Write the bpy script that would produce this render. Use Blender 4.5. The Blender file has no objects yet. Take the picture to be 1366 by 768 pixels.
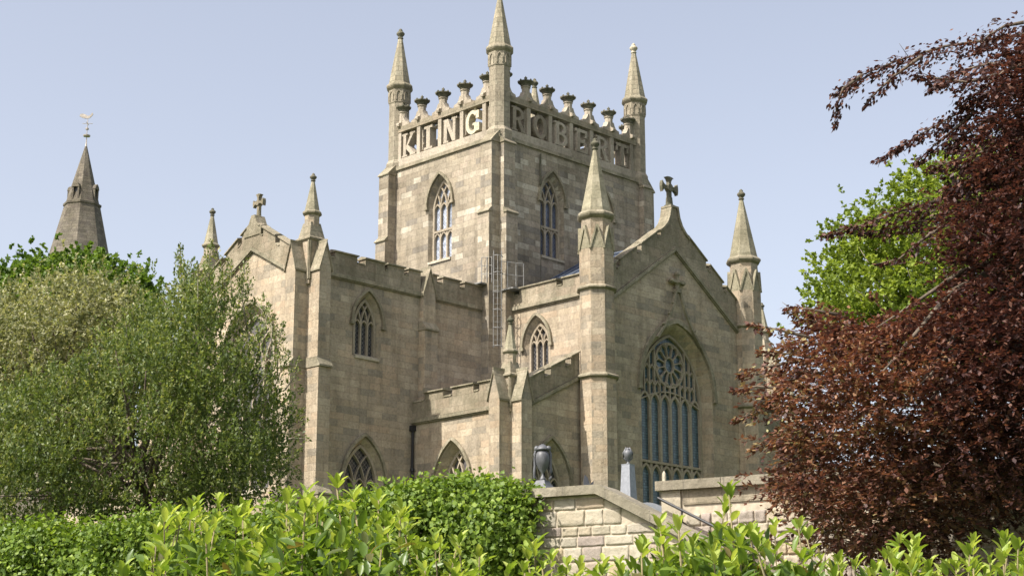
import bpy, bmesh, math, random
import numpy as np
from mathutils import Vector, noise as mnoise
R = math.radians
random.seed(7); rng = np.random.default_rng(7)
sc = bpy.context.scene
# ------------------------------------------------------------------ camera, sky, sun, exposure
CAM = Vector((-54.42, -54.806, 0.0)); YAW = R(-45.24); PITCH = R(14.125); FPX = 2269.0
cd = bpy.data.cameras.new('camera'); cam = bpy.data.objects.new('camera', cd); sc.collection.objects.link(cam)
cam.location = CAM; cam.rotation_euler = (math.pi/2 + PITCH, 0, YAW)
cd.sensor_width = 36; cd.lens = FPX/1366*36; cd.clip_start = .1; cd.clip_end = 4000
sc.camera = cam
SUN_EL = R(50); SUN_AZ = (-0.985, 0.172)
w = bpy.data.worlds.new('World'); sc.world = w; w.use_nodes = True
nt = w.node_tree; bg = nt.nodes['Background']; sky = nt.nodes.new('ShaderNodeTexSky')
sky.sky_type = 'NISHITA'; sky.sun_disc = False; sky.sun_elevation = SUN_EL
sky.sun_rotation = math.atan2(SUN_AZ[0], SUN_AZ[1]); sky.air_density = 1.0; sky.dust_density = 3.2; sky.ozone_density = 1.5
hs = nt.nodes.new('ShaderNodeHueSaturation'); hs.inputs['Saturation'].default_value = .57
tn = nt.nodes.new('ShaderNodeMix'); tn.data_type = 'RGBA'; tn.blend_type = 'MULTIPLY'; tn.inputs[0].default_value = 1; tn.inputs[7].default_value = (.965, .925, .915, 1)
nt.links.new(sky.outputs[0], hs.inputs['Color']); nt.links.new(hs.outputs[0], tn.inputs[6]); nt.links.new(tn.outputs[2], bg.inputs[0]); bg.inputs[1].default_value = .15
sd = bpy.data.lights.new('sun', 'SUN'); so = bpy.data.objects.new('sun', sd); sc.collection.objects.link(so)
sd.energy = 4.4; sd.angle = R(.5); sd.color = (1, .955, .88)
sv = Vector((SUN_AZ[0]*math.cos(SUN_EL), SUN_AZ[1]*math.cos(SUN_EL), math.sin(SUN_EL)))
so.rotation_euler = sv.to_track_quat('Z', 'Y').to_euler()
sc.view_settings.view_transform = 'Standard'; sc.view_settings.look = 'None'
sc.view_settings.exposure = 0.78; sc.view_settings.gamma = 1
# ------------------------------------------------------------------ geometry helpers
FW = Vector((-math.sin(YAW), math.cos(YAW), 0)); RT = Vector((math.cos(YAW), math.sin(YAW), 0)); UP = Vector((0, 0, 1))
_F = FW*math.cos(PITCH) + UP*math.sin(PITCH); _U = UP*math.cos(PITCH) - FW*math.sin(PITCH)
def at(px, py, D):
    """world point seen at photo pixel (px,py) at horizontal depth D from the viewpoint"""
    d = _F + RT*((px-683)/FPX) - _U*((py-384)/FPX)
    return CAM + d*(D/d.dot(FW))
def link(o): sc.collection.objects.link(o); return o
def worldloc(o):
    p = Vector((0, 0, 0))
    while o: p += o.location; o = o.parent
    return p
def thing(name, label, cat, loc=(0, 0, 0), group=None):
    o = link(bpy.data.objects.new(name, None)); o.location = loc; o['label'] = label; o['category'] = cat
    if group: o['group'] = group
    return o
def tag(o, label, cat, group=None):
    o['label'] = label; o['category'] = cat
    if group: o['group'] = group
    return o
class Frame:
    """a vertical plane: u runs along it, z is up, n points out of it"""
    def __init__(s, O, u, n): s.O = Vector((O[0], O[1], 0)); s.u = Vector((u[0], u[1], 0)); s.n = Vector((n[0], n[1], 0))
    def __call__(s, u, z, n=0): return s.O + s.u*u + s.n*n + UP*z
def FA(x): return Frame((x, 0), (0, -1), (-1, 0))      # faces -X (sunlit side); u = -y
def FB(y): return Frame((0, y), (1, 0), (0, -1))       # faces -Y (shaded side); u = x
def FC(x): return Frame((x, 0), (0, 1), (1, 0))        # faces +X; u = y
def FD(y): return Frame((0, y), (-1, 0), (0, 1))       # faces +Y; u = -x
class MB:
    def __init__(s): s.v = []; s.f = []; s.rnd = None
    def add(s, vs, fs):
        k = len(s.v); s.v += [tuple(p) for p in vs]; s.f += [tuple(i+k for i in f) for f in fs]; return s
    def prism(s, fr, poly, n0, n1):
        a = sum(poly[i][0]*poly[(i+1) % len(poly)][1]-poly[(i+1) % len(poly)][0]*poly[i][1] for i in range(len(poly)))
        if a < 0: poly = poly[::-1]
        if n0 > n1: n0, n1 = n1, n0
        m = len(poly)
        vs = [fr(u, z, n1) for u, z in poly] + [fr(u, z, n0) for u, z in poly]
        fs = [tuple(range(m)), tuple(range(2*m-1, m-1, -1))] + [(i, i+m, (i+1) % m+m, (i+1) % m) for i in range(m)]
        # orientation: u x z should equal n
        if fr.u.cross(UP).dot(fr.n) < 0: fs = [f[::-1] for f in fs]
        return s.add(vs, fs)
    def rect(s, fr, u0, u1, z0, z1, n0, n1): return s.prism(fr, [(u0, z0), (u1, z0), (u1, z1), (u0, z1)], n0, n1)
    def box(s, x0, x1, y0, y1, z0, z1):
        vs = [(x, y, z) for z in (z0, z1) for y in (y0, y1) for x in (x0, x1)]
        return s.add(vs, [(0, 2, 3, 1), (4, 5, 7, 6), (0, 1, 5, 4), (2, 6, 7, 3), (0, 4, 6, 2), (1, 3, 7, 5)])
    def lathe(s, cx, cy, prof, n=8, rot=None, sq=False):
        if rot is None: rot = math.pi/n
        vs = []; fs = []
        for r, z in prof:
            for i in range(n):
                a = rot+2*math.pi*i/n; vs.append((cx+r*math.cos(a), cy+r*math.sin(a), z))
        m = len(prof)
        for j in range(m-1):
            for i in range(n): fs.append((j*n+i, j*n+(i+1) % n, (j+1)*n+(i+1) % n, (j+1)*n+i))
        fs.append(tuple(range(n))[::-1]); fs.append(tuple((m-1)*n+i for i in range(n)))
        return s.add(vs, fs)
    def ribbon(s, fr, pts, wd, n0, n1, closed=False):
        """bar of rectangular section following pts in the frame's plane"""
        P = [Vector((a, b)) for a, b in pts]; m = len(P); L = []; Rr = []
        for i in range(m):
            if closed: a, b = P[i-1], P[(i+1) % m]
            else: a, b = P[max(i-1, 0)], P[min(i+1, m-1)]
            d1 = (P[i]-a); d2 = (b-P[i])
            d = ((d1.normalized() if d1.length > 1e-9 else Vector((0, 0))) + (d2.normalized() if d2.length > 1e-9 else Vector((0, 0))))
            if d.length < 1e-6: d = d1 if d1.length > 0 else d2
            d.normalize(); e = d2 if d2.length > 1e-9 else d1; e = e.normalized()
            k = 1/max(.45, d.dot(e)); nn = Vector((-d.y, d.x))*wd*.5*k
            L.append(P[i]+nn); Rr.append(P[i]-nn)
        vs = []
        for q in L: vs += [fr(q.x, q.y, n1)]
        for q in Rr: vs += [fr(q.x, q.y, n1)]
        for q in L: vs += [fr(q.x, q.y, n0)]
        for q in Rr: vs += [fr(q.x, q.y, n0)]
        fs = []
        for i in range(m if closed else m-1):
            j = (i+1) % m
            fs += [(i, i+m, j+m, j), (i+2*m, j+2*m, j+3*m, i+3*m), (i, j, j+2*m, i+2*m), (i+m, i+3*m, j+3*m, j+m)]
        if not closed: fs += [(0, 2*m, 3*m, m), (m-1, 2*m-1, 4*m-1, 3*m-1)]
        if fr.u.cross(UP).dot(fr.n) < 0: fs = [f[::-1] for f in fs]
        return s.add(vs, fs)
    def tube(s, pts, r, n=8, r1=None):
        P = [Vector(p) for p in pts]; m = len(P); vs = []; fs = []
        for i in range(m):
            t = (P[min(i+1, m-1)]-P[max(i-1, 0)]).normalized()
            a = t.cross(UP)
            if a.length < .05: a = t.cross(Vector((1, 0, 0)))
            a.normalize(); b = t.cross(a)
            rr = r if r1 is None else r+(r1-r)*i/(m-1)
            for k in range(n):
                q = 2*math.pi*k/n; vs.append(P[i]+a*rr*math.cos(q)+b*rr*math.sin(q))
        for i in range(m-1):
            for k in range(n): fs.append((i*n+k, i*n+(k+1) % n, (i+1)*n+(k+1) % n, (i+1)*n+k))
        fs.append(tuple(range(n))[::-1]); fs.append(tuple((m-1)*n+k for k in range(n)))
        return s.add(vs, fs)
    def hull_fill(s, fr, outline, holes, n=0):
        """planar wall face with holes"""
        bm = bmesh.new(); allv = []
        for loop in [outline]+holes:
            vs = [bm.verts.new((a, b, 0)) for a, b in loop]
            for i in range(len(vs)): bm.edges.new((vs[i], vs[(i+1) % len(vs)]))
        bmesh.ops.triangle_fill(bm, use_beauty=True, use_dissolve=False, edges=bm.edges[:], normal=(0, 0, 1))
        bm.verts.index_update(); flip = fr.u.cross(UP).dot(fr.n) < 0
        fs = []
        for f in bm.faces:
            ids = [v.index for v in f.verts]
            if (f.normal.z < 0) != flip: ids = ids[::-1]
            fs.append(ids)
        s.add([fr(v.co.x, v.co.y, n) for v in bm.verts], fs); bm.free(); return s
    def reveal(s, fr, outer, inner, n0, n1):
        m = len(outer); vs = [fr(a, b, n0) for a, b in outer]+[fr(a, b, n1) for a, b in inner]
        fs = [(i, i+m, (i+1) % m+m, (i+1) % m) for i in range(m)]
        if fr.u.cross(UP).dot(fr.n) < 0: fs = [f[::-1] for f in fs]
        # reveal faces look into the opening: reverse winding of an outward prism
        fs = [f[::-1] for f in fs]
        return s.add(vs, fs)
    def build(s, name, mat, parent=None, smooth=False, label=None, kind=None):
        me = bpy.data.meshes.new(name); off = worldloc(parent) if parent else Vector((0, 0, 0))
        me.from_pydata([(v[0]-off.x, v[1]-off.y, v[2]-off.z) for v in s.v], [], s.f)
        me.materials.append(mat); uv = me.uv_layers.new(name='UVMap')
        nl = len(me.loops); data = np.zeros(nl*2, dtype=np.float32)
        for p in me.polygons:
            n = p.normal
            if abs(n.z) > .93: t = Vector((1, 0, 0)); b = Vector((0, 1, 0))
            else:
                t = Vector((-n.y, n.x, 0)).normalized(); b = n.cross(t)
                if b.z < 0: b = -b
            for li in p.loop_indices:
                c = Vector(s.v[me.loops[li].vertex_index]); data[2*li] = c.dot(t); data[2*li+1] = c.dot(b) if abs(n.z) > .2 else c.z
        uv.data.foreach_set('uv', data)
        if s.rnd is not None:
            at_ = me.attributes.new('rnd', 'FLOAT', 'POINT'); at_.data.foreach_set('value', np.array(s.rnd, dtype=np.float32))
        if smooth: me.polygons.foreach_set('use_smooth', [True]*len(me.polygons))
        me.update(); o = link(bpy.data.objects.new(name, me))
        if parent: o.parent = parent
        if label: o['label'] = label
        if kind: o['kind'] = kind
        return o
# ------------------------------------------------------------------ materials
def newmat(name):
    m = bpy.data.materials.new(name); m.use_nodes = True; t = m.node_tree
    return m, t, t.nodes['Principled BSDF']
def ramp(t, stops, mode='LINEAR'):
    r = t.nodes.new('ShaderNodeValToRGB'); r.color_ramp.interpolation = mode; e = r.color_ramp.elements
    while len(e) > 1: e.remove(e[-1])
    e[0].position = stops[0][0]; e[0].color = (*stops[0][1], 1)
    for p, c in stops[1:]: q = e.new(p); q.color = (*c, 1)
    return r
def mix(t, typ, fac, a, b):
    m = t.nodes.new('ShaderNodeMix'); m.data_type = 'RGBA'; m.blend_type = typ
    for sock, val in ((m.inputs[0], fac), (m.inputs[6], a), (m.inputs[7], b)):
        if hasattr(val, 'is_linked'): t.links.new(val, sock)
        elif isinstance(val, (int, float)): sock.default_value = val
        else: sock.default_value = (*val, 1)
    return m.outputs[2]
def noise_node(t, vec, scale, detail=4, rough=.55):
    n = t.nodes.new('ShaderNodeTexNoise'); n.inputs['Scale'].default_value = scale; n.inputs['Detail'].default_value = detail
    n.inputs['Roughness'].default_value = rough
    if vec is not None: t.links.new(vec, n.inputs['Vector'])
    return n
def stone(name, tints, bw=.72, bh=.3, mortar=.35, seed=0.0, grime=.5, mortar_size=.012, lichen=0, green=(.10, .095, .055)):
    m, t, b = newmat(name); L = t.links.new
    uv = t.nodes.new('ShaderNodeUVMap'); geo = t.nodes.new('ShaderNodeNewGeometry')
    off = t.nodes.new('ShaderNodeVectorMath'); off.operation = 'ADD'; off.inputs[1].default_value = (seed*3.7, seed*1.3, 0)
    L(uv.outputs[0], off.inputs[0])
    n0 = noise_node(t, off.outputs[0], .9, 2); sub = t.nodes.new('ShaderNodeVectorMath'); sub.operation = 'MULTIPLY_ADD'
    L(n0.outputs['Color'], sub.inputs[0]); sub.inputs[1].default_value = (.05, .03, 0); L(off.outputs[0], sub.inputs[2])
    def brick(vec, w_, h_, ms, fr=2, sq=1.0):
        k = t.nodes.new('ShaderNodeTexBrick'); L(vec, k.inputs['Vector'])
        k.inputs['Scale'].default_value = 1; k.inputs['Brick Width'].default_value = w_; k.inputs['Row Height'].default_value = h_
        k.inputs['Mortar Size'].default_value = ms; k.inputs['Mortar Smooth'].default_value = .3
        k.inputs['Color1'].default_value = (0, 0, 0, 1); k.inputs['Color2'].default_value = (1, 1, 1, 1); k.inputs['Mortar'].default_value = (.5, .5, .5, 1)
        k.offset = .5; k.offset_frequency = fr; k.squash = sq; k.squash_frequency = 3
        return k
    k1 = brick(sub.outputs[0], bw, bh, mortar_size, 2, .68)
    k2 = brick(sub.outputs[0], bw*2.3, bh*2, 0, 2, 1.3)
    n = len(tints); rp = ramp(t, [((i+.0)/n, c) for i, c in enumerate(tints)], 'CONSTANT')
    # shuffle: combine the brick shade with a slow noise so neighbours differ
    L(k1.outputs['Color'], rp.inputs[0])
    avg = tuple(sum(c[j] for c in tints)/n for j in range(3))
    col = mix(t, 'MIX', .22, rp.outputs[0], avg)
    col = mix(t, 'OVERLAY', .10, col, k2.outputs['Color'])
    # big weathering blotches and rain streaks
    pos = geo.outputs['Position']
    nb = noise_node(t, pos, .35, 6, .65); r1 = ramp(t, [(.3, (.62, .6, .56)), (.55, (1, 1, 1)), (.8, (1.12, 1.09, 1.02))]); L(nb.outputs[0], r1.inputs[0])
    col = mix(t, 'MULTIPLY', grime, col, r1.outputs[0])
    mp = t.nodes.new('ShaderNodeMapping'); L(pos, mp.inputs[0]); mp.inputs['Scale'].default_value = (2.2, 2.2, .22)
    ns = noise_node(t, mp.outputs[0], 1.0, 5, .6); r2 = ramp(t, [(.35, (.5, .49, .46)), (.52, (1, 1, 1))]); L(ns.outputs[0], r2.inputs[0])
    col = mix(t, 'MULTIPLY', grime*.55, col, r2.outputs[0])
    nf = noise_node(t, pos, 9, 6, .7); r3 = ramp(t, [(.3, (.58, .57, .55)), (.5, (1, 1, 1)), (.72, (1.28, 1.26, 1.22))]); L(nf.outputs[0], r3.inputs[0])
    col = mix(t, 'MULTIPLY', .7, col, r3.outputs[0])
    if lichen:
        nl = noise_node(t, pos, 1.7, 6, .7); r4 = ramp(t, [(.42, (0, 0, 0)), (.6, (1, 1, 1))]); L(nl.outputs[0], r4.inputs[0])
        mm = t.nodes.new('ShaderNodeMath'); mm.operation = 'MULTIPLY'; L(r4.outputs[0], mm.inputs[0]); mm.inputs[1].default_value = lichen
        col = mix(t, 'MIX', mm.outputs[0], col, green)
    mo = t.nodes.new('ShaderNodeMath'); mo.operation = 'MULTIPLY'; L(k1.outputs['Fac'], mo.inputs[0]); mo.inputs[1].default_value = mortar
    col = mix(t, 'MIX', mo.outputs[0], col, tuple(c*.5 for c in avg) if mortar < .9 else tuple(c*1.35 for c in avg))
    L(col, b.inputs['Base Color']); b.inputs['Roughness'].default_value = .92
    b.inputs['Specular IOR Level'].default_value = .2
    hm = t.nodes.new('ShaderNodeMath'); hm.operation = 'MULTIPLY_ADD'; L(k1.outputs['Fac'], hm.inputs[0]); hm.inputs[1].default_value = -.5; L(nf.outputs[0], hm.inputs[2])
    bp = t.nodes.new('ShaderNodeBump'); bp.inputs['Strength'].default_value = .7; bp.inputs['Distance'].default_value = .04
    L(hm.outputs[0], bp.inputs['Height']); L(bp.outputs[0], b.inputs['Normal'])
    return m
M = {}
M['tower'] = stone('tower_ashlar', [(.32, .275, .205), (.36, .31, .235), (.275, .235, .175), (.345, .292, .215), (.38, .33, .255), (.285, .242, .18), (.33, .281, .21), (.225, .20, .165), (.36, .30, .23), (.50, .45, .36)], .82, .30, .38, 1, .8, .010)
M['wall'] = stone('church_ashlar', [(.41, .332, .236), (.44, .367, .27), (.37, .30, .218), (.445, .345, .243), (.40, .33, .246), (.465, .388, .286), (.275, .242, .19), (.42, .345, .248), (.375, .31, .228), (.33, .282, .215)], .85, .30, .4, 2, .8, .010)
M['trim'] = stone('weathered_trim', [(.31, .27, .195), (.35, .31, .23), (.28, .25, .18), (.33, .28, .205)], .7, .35, .25, 3, .7, .01, .45)
M['parapet'] = stone('parapet_stone', [(.30, .255, .185), (.34, .29, .215), (.27, .235, .17), (.32, .26, .19)], .9, .42, .25, 4, .7, .01, .35)
M['spire'] = stone('spire_stone', [(.33, .295, .21), (.37, .335, .25), (.30, .265, .19), (.35, .30, .215)], .36, .27, .8, 5, .5, .014, .22)
M['shaft'] = stone('turret_stone', [(.31, .27, .20), (.34, .30, .225), (.28, .24, .18), (.33, .285, .215)], .42, .27, .4, 15, .5, .012, .12)
M['spire2'] = stone('pinnacle_stone', [(.33, .30, .21), (.36, .325, .235), (.30, .27, .19)], .9, .4, .2, 6, .6, .008, .4)
M['crown'] = stone('crown_stone', [(.16, .15, .11), (.20, .18, .135), (.13, .12, .09)], .5, .4, .1, 7, .8, .008, .6, (.05, .055, .03))
M['letter_dark'] = stone('old_letter_stone', [(.24, .205, .155), (.27, .23, .175), (.21, .18, .135)], 2, 2, 0, 8, .8)
M['letter_mid'] = stone('letter_stone', [(.33, .285, .22), (.38, .33, .26)], 2, 2, 0, 9, .8)
M['letter_pale'] = stone('new_letter_stone', [(.47, .42, .31), (.50, .44, .33)], 2, 2, 0, 10, .15)
M['steeple'] = stone('steeple_stone', [(.165, .145, .115), (.195, .17, .135), (.14, .12, .10), (.215, .185, .145)], .6, .24, .3, 11, .9, .014, .3)
M['coping'] = stone('yard_coping', [(.33, .29, .22), (.36, .32, .25), (.30, .265, .2)], 1.1, 3, .45, 12, .9, .014, .5, (.17, .155, .11))
def simple(name, col, rough=.6, metal=0, nscale=6, namp=.25, bump=0):
    m, t, b = newmat(name); geo = t.nodes.new('ShaderNodeNewGeometry'); n = noise_node(t, geo.outputs['Position'], nscale, 5, .6)
    r = ramp(t, [(.3, tuple(c*(1-namp) for c in col)), (.7, tuple(min(1, c*(1+namp)) for c in col))]); t.links.new(n.outputs[0], r.inputs[0])
    t.links.new(r.outputs[0], b.inputs['Base Color']); b.inputs['Roughness'].default_value = rough; b.inputs['Metallic'].default_value = metal
    if bump:
        bp = t.nodes.new('ShaderNodeBump'); bp.inputs['Strength'].default_value = bump; bp.inputs['Distance'].default_value = .02
        t.links.new(n.outputs[0], bp.inputs['Height']); t.links.new(bp.outputs[0], b.inputs['Normal'])
    return m
def glass(name, col, lead=.11, leadcol=(.05, .05, .05), rough=.18, diamond=True, lw=.06, spec=.5):
    m, t, b = newmat(name); L = t.links.new; uv = t.nodes.new('ShaderNodeUVMap')
    mp = t.nodes.new('ShaderNodeMapping'); L(uv.outputs[0], mp.inputs[0])
    if diamond: mp.inputs['Rotation'].default_value = (0, 0, R(45))
    k = t.nodes.new('ShaderNodeTexBrick'); L(mp.outputs[0], k.inputs['Vector']); k.offset = 0; k.inputs['Scale'].default_value = 1
    k.inputs['Brick Width'].default_value = lead; k.inputs['Row Height'].default_value = lead; k.inputs['Mortar Size'].default_value = lead*lw
    k.inputs['Color1'].default_value = (0, 0, 0, 1); k.inputs['Color2'].default_value = (1, 1, 1, 1)
    rp = ramp(t, [(0, tuple(c*.65 for c in col)), (.5, col), (1, tuple(c*1.4 for c in col))]); L(k.outputs['Color'], rp.inputs[0])
    c = mix(t, 'MIX', k.outputs['Fac'], rp.outputs[0], leadcol); L(c, b.inputs['Base Color'])
    b.inputs['Roughness'].default_value = rough; b.inputs['Specular IOR Level'].default_value = spec
    nn = noise_node(t, uv.outputs[0], 5, 3); hm = t.nodes.new('ShaderNodeMath'); hm.operation = 'MULTIPLY_ADD'
    L(k.outputs['Color'], hm.inputs[0]); hm.inputs[1].default_value = .4; L(nn.outputs[0], hm.inputs[2])
    bp = t.nodes.new('ShaderNodeBump'); bp.inputs['Strength'].default_value = .35; bp.inputs['Distance'].default_value = .02
    L(hm.outputs[0], bp.inputs['Height']); L(bp.outputs[0], b.inputs['Normal'])
    return m
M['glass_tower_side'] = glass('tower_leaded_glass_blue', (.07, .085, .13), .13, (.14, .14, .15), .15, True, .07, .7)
M['glass_tower'] = glass('tower_leaded_glass', (.34, .38, .46), .13, (.2, .2, .2), .12, True, .07, .9)  # pale base colour paints the sky's reflection into the sunlit face's panes
M['glass_big'] = glass('great_window_glass', (.085, .135, .16), .12, (.035, .05, .06), .28, False, .1)
M['glass_dark'] = glass('dark_leaded_glass', (.035, .035, .04), .14, (.14, .13, .12), .25, True, .09)
M['glass_net'] = glass('screened_glass', (.09, .085, .085), .07, (.13, .12, .115), .6, True, .12, .2)
M['lead'] = simple('lead_roof', (.09, .11, .15), .45, .2, 1.5, .3)
M['slate'] = simple('slate_roof', (.10, .11, .13), .6, 0, 3, .3)
M['black'] = simple('black_iron', (.018, .018, .02), .5)
M['galv'] = simple('galvanised_steel', (.24, .235, .22), .5, .3)
M['pale'] = simple('gilded_vane', (.40, .35, .29), .4, .3)
M['marble'] = simple('grey_marble', (.11, .112, .118), .5, 0, 4, .35, .3)
M['granite'] = simple('grey_granite', (.24, .25, .275), .55, 0, 14, .18)
M['granite_dark'] = simple('dark_granite', (.05, .052, .06), .35)
M['bark'] = simple('bark', (.11, .085, .06), .95, 0, 8, .4, .6)
M['twig'] = simple('grey_twig', (.20, .17, .13), .9, 0, 8, .3)
M['bough'] = simple('pale_bough', (.26, .22, .17), .9, 0, 8, .3)
M['stem'] = simple('green_stem', (.17, .14, .06), .7, 0, 8, .3)
M['steps'] = simple('step_stone', (.30, .27, .22), .9, 0, 4, .3, .4)
def leafmat(name, stops, trans=.35, rough=.5, spec=.4, tcol=None):
    m, t, b = newmat(name); L = t.links.new; a = t.nodes.new('ShaderNodeAttribute'); a.attribute_name = 'rnd'
    r = ramp(t, stops); L(a.outputs['Fac'], r.inputs[0]); L(r.outputs[0], b.inputs['Base Color'])
    b.inputs['Roughness'].default_value = rough; b.inputs['Specular IOR Level'].default_value = spec
    tr = t.nodes.new('ShaderNodeBsdfTranslucent'); ms = t.nodes.new('ShaderNodeMixShader'); ms.inputs[0].default_value = trans
    tc = mix(t, 'MULTIPLY', 1.0, r.outputs[0], tcol or (1.5, 1.5, .7)); L(tc, tr.inputs[0])
    L(b.outputs[0], ms.inputs[1]); L(tr.outputs[0], ms.inputs[2]); L(ms.outputs[0], t.nodes['Material Output'].inputs[0])
    return m
M['l_laurel'] = leafmat('laurel_leaf', [(0, (.035, .06, .012)), (.02, (.16, .12, .04)), (.05, (.05, .09, .014)), (.4, (.105, .17, .024)), (.75, (.22, .30, .045)), (1, (.40, .45, .11))], .40, .38, .4)
M['l_ivy'] = leafmat('ivy_leaf', [(0, (.05, .09, .014)), (.5, (.135, .21, .028)), (1, (.30, .38, .06))], .35, .5, .3)
M['l_holly'] = leafmat('holly_leaf', [(0, (.04, .06, .018)), (.4, (.10, .14, .04)), (.75, (.19, .225, .07)), (1, (.36, .34, .14))], .35, .5, .3)
M['l_haw'] = leafmat('pale_shrub_leaf', [(0, (.10, .12, .05)), (.5, (.23, .235, .12)), (1, (.52, .49, .32))], .3, .6, .2)
M['l_syc'] = leafmat('sycamore_leaf', [(0, (.035, .07, .014)), (.5, (.085, .145, .022)), (1, (.18, .26, .045))], .35, .55, .25)
M['l_lime'] = leafmat('lime_leaf', [(0, (.09, .13, .025)), (.5, (.19, .25, .04)), (1, (.33, .38, .07))], .38, .55, .25)
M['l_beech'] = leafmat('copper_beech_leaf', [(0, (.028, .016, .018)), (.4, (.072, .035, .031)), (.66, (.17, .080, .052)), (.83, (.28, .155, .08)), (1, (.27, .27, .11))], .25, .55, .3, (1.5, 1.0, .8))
# ------------------------------------------------------------------ ground (one sheet, stepped up behind the yard walls)
CS, SN = math.cos(R(28)), math.sin(R(28))
WU = RT*CS - FW*SN; WN = -(FW*CS) - RT*SN            # yard wall direction and its outward (street) normal
P0 = at(795, 647, 27); WF = Frame((P0.x, P0.y), (WU.x, WU.y), (WN.x, WN.y)); ZC = P0.z
GAP = 3.05
def yard_z(t): return 2.95 + .09*min(max(t, 0), 36)
def ground_z(p):
    d = Vector((p[0], p[1], 0))-WF.O; t = -d.dot(WF.n); u = d.dot(WF.u)
    return yard_z(t) if t > (.15 if u < -.55 else GAP+.2) else -1.6
us = [-900, -120, -60, -30, -15, -8, -4, -1, -.6, -.5, 4, 8, 15, 30, 60, 120, 900]
g = MB(); rows = []
for u in us:
    t0 = .2 if u < -.55 else GAP+.25
    col = [(-900, -1.6), (-60, -1.6), (-20, -1.6), (-3, -1.6), (t0, -1.62), (t0+.05, 2.95)]+[(t, yard_z(t)) for t in (4.5, 8, 14, 22, 36, 60, 110, 200, 420, 1400)]
    rows.append([WF(u, z, -t) for t, z in col])
nc = len(rows[0]); g.add([p for r_ in rows for p in r_], [(i*nc+j, (i+1)*nc+j, (i+1)*nc+j+1, i*nc+j+1) for i in range(len(us)-1) for j in range(nc-1)])
mg, t_, b_ = newmat('grass_ground'); ge = t_.nodes.new('ShaderNodeNewGeometry'); ng = noise_node(t_, ge.outputs['Position'], 1.2, 8, .7)
rg = ramp(t_, [(.3, (.03, .05, .012)), (.55, (.06, .095, .02)), (.8, (.11, .12, .04))]); t_.links.new(ng.outputs[0], rg.inputs[0]); t_.links.new(rg.outputs[0], b_.inputs[0]); b_.inputs['Roughness'].default_value = .95
go = g.build('ground', mg, kind='structure')
# ------------------------------------------------------------------ arches and windows
def arch(c, a, zs, zt, zb, k=10):
    """closed outline of a pointed-arch opening, counter-clockwise"""
    h = zt-zs; rad = (a*a+h*h)/(2*a); cx = a-rad; th = math.asin(min(1, h/rad)) if rad >= h else math.pi/2
    if a-rad > 0: th = math.pi-math.asin(min(1, h/rad))
    right = [(cx+rad*math.cos(th*i/k), zs+rad*math.sin(th*i/k)) for i in range(k+1)]
    pts = [(-a, zb), (a, zb)]+right+[(-x, z) for x, z in right[-2::-1]]
    return [(c+x, z) for x, z in pts]
def arcz(c, a, zs, zt, u):
    h = zt-zs; rad = (a*a+h*h)/(2*a); cx = a-rad; x = abs(u-c)
    return zs+math.sqrt(max(0, rad*rad-(x-cx)**2))
def hoodpts(c, a, zs, zt, k=12):
    h = zt-zs; rad = (a*a+h*h)/(2*a); cx = a-rad; th = math.asin(min(1, h/rad))
    right = [(c+cx+rad*math.cos(th*i/k), zs+rad*math.sin(th*i/k)) for i in range(k+1)]
    return right+[(2*c-x, z) for x, z in right[-2::-1]]
def small_arc(x0, x1, z, h, k=6): # pointed head between two mullions
    c = (x0+x1)/2; a = (x1-x0)/2; return hoodpts(c, a, z, z+h, k)
church = thing('abbey_church', 'large sandstone abbey church with square lettered tower, pinnacles and pointed windows', 'church', (-5, -3, 5.5))
OPEN = {}
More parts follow.
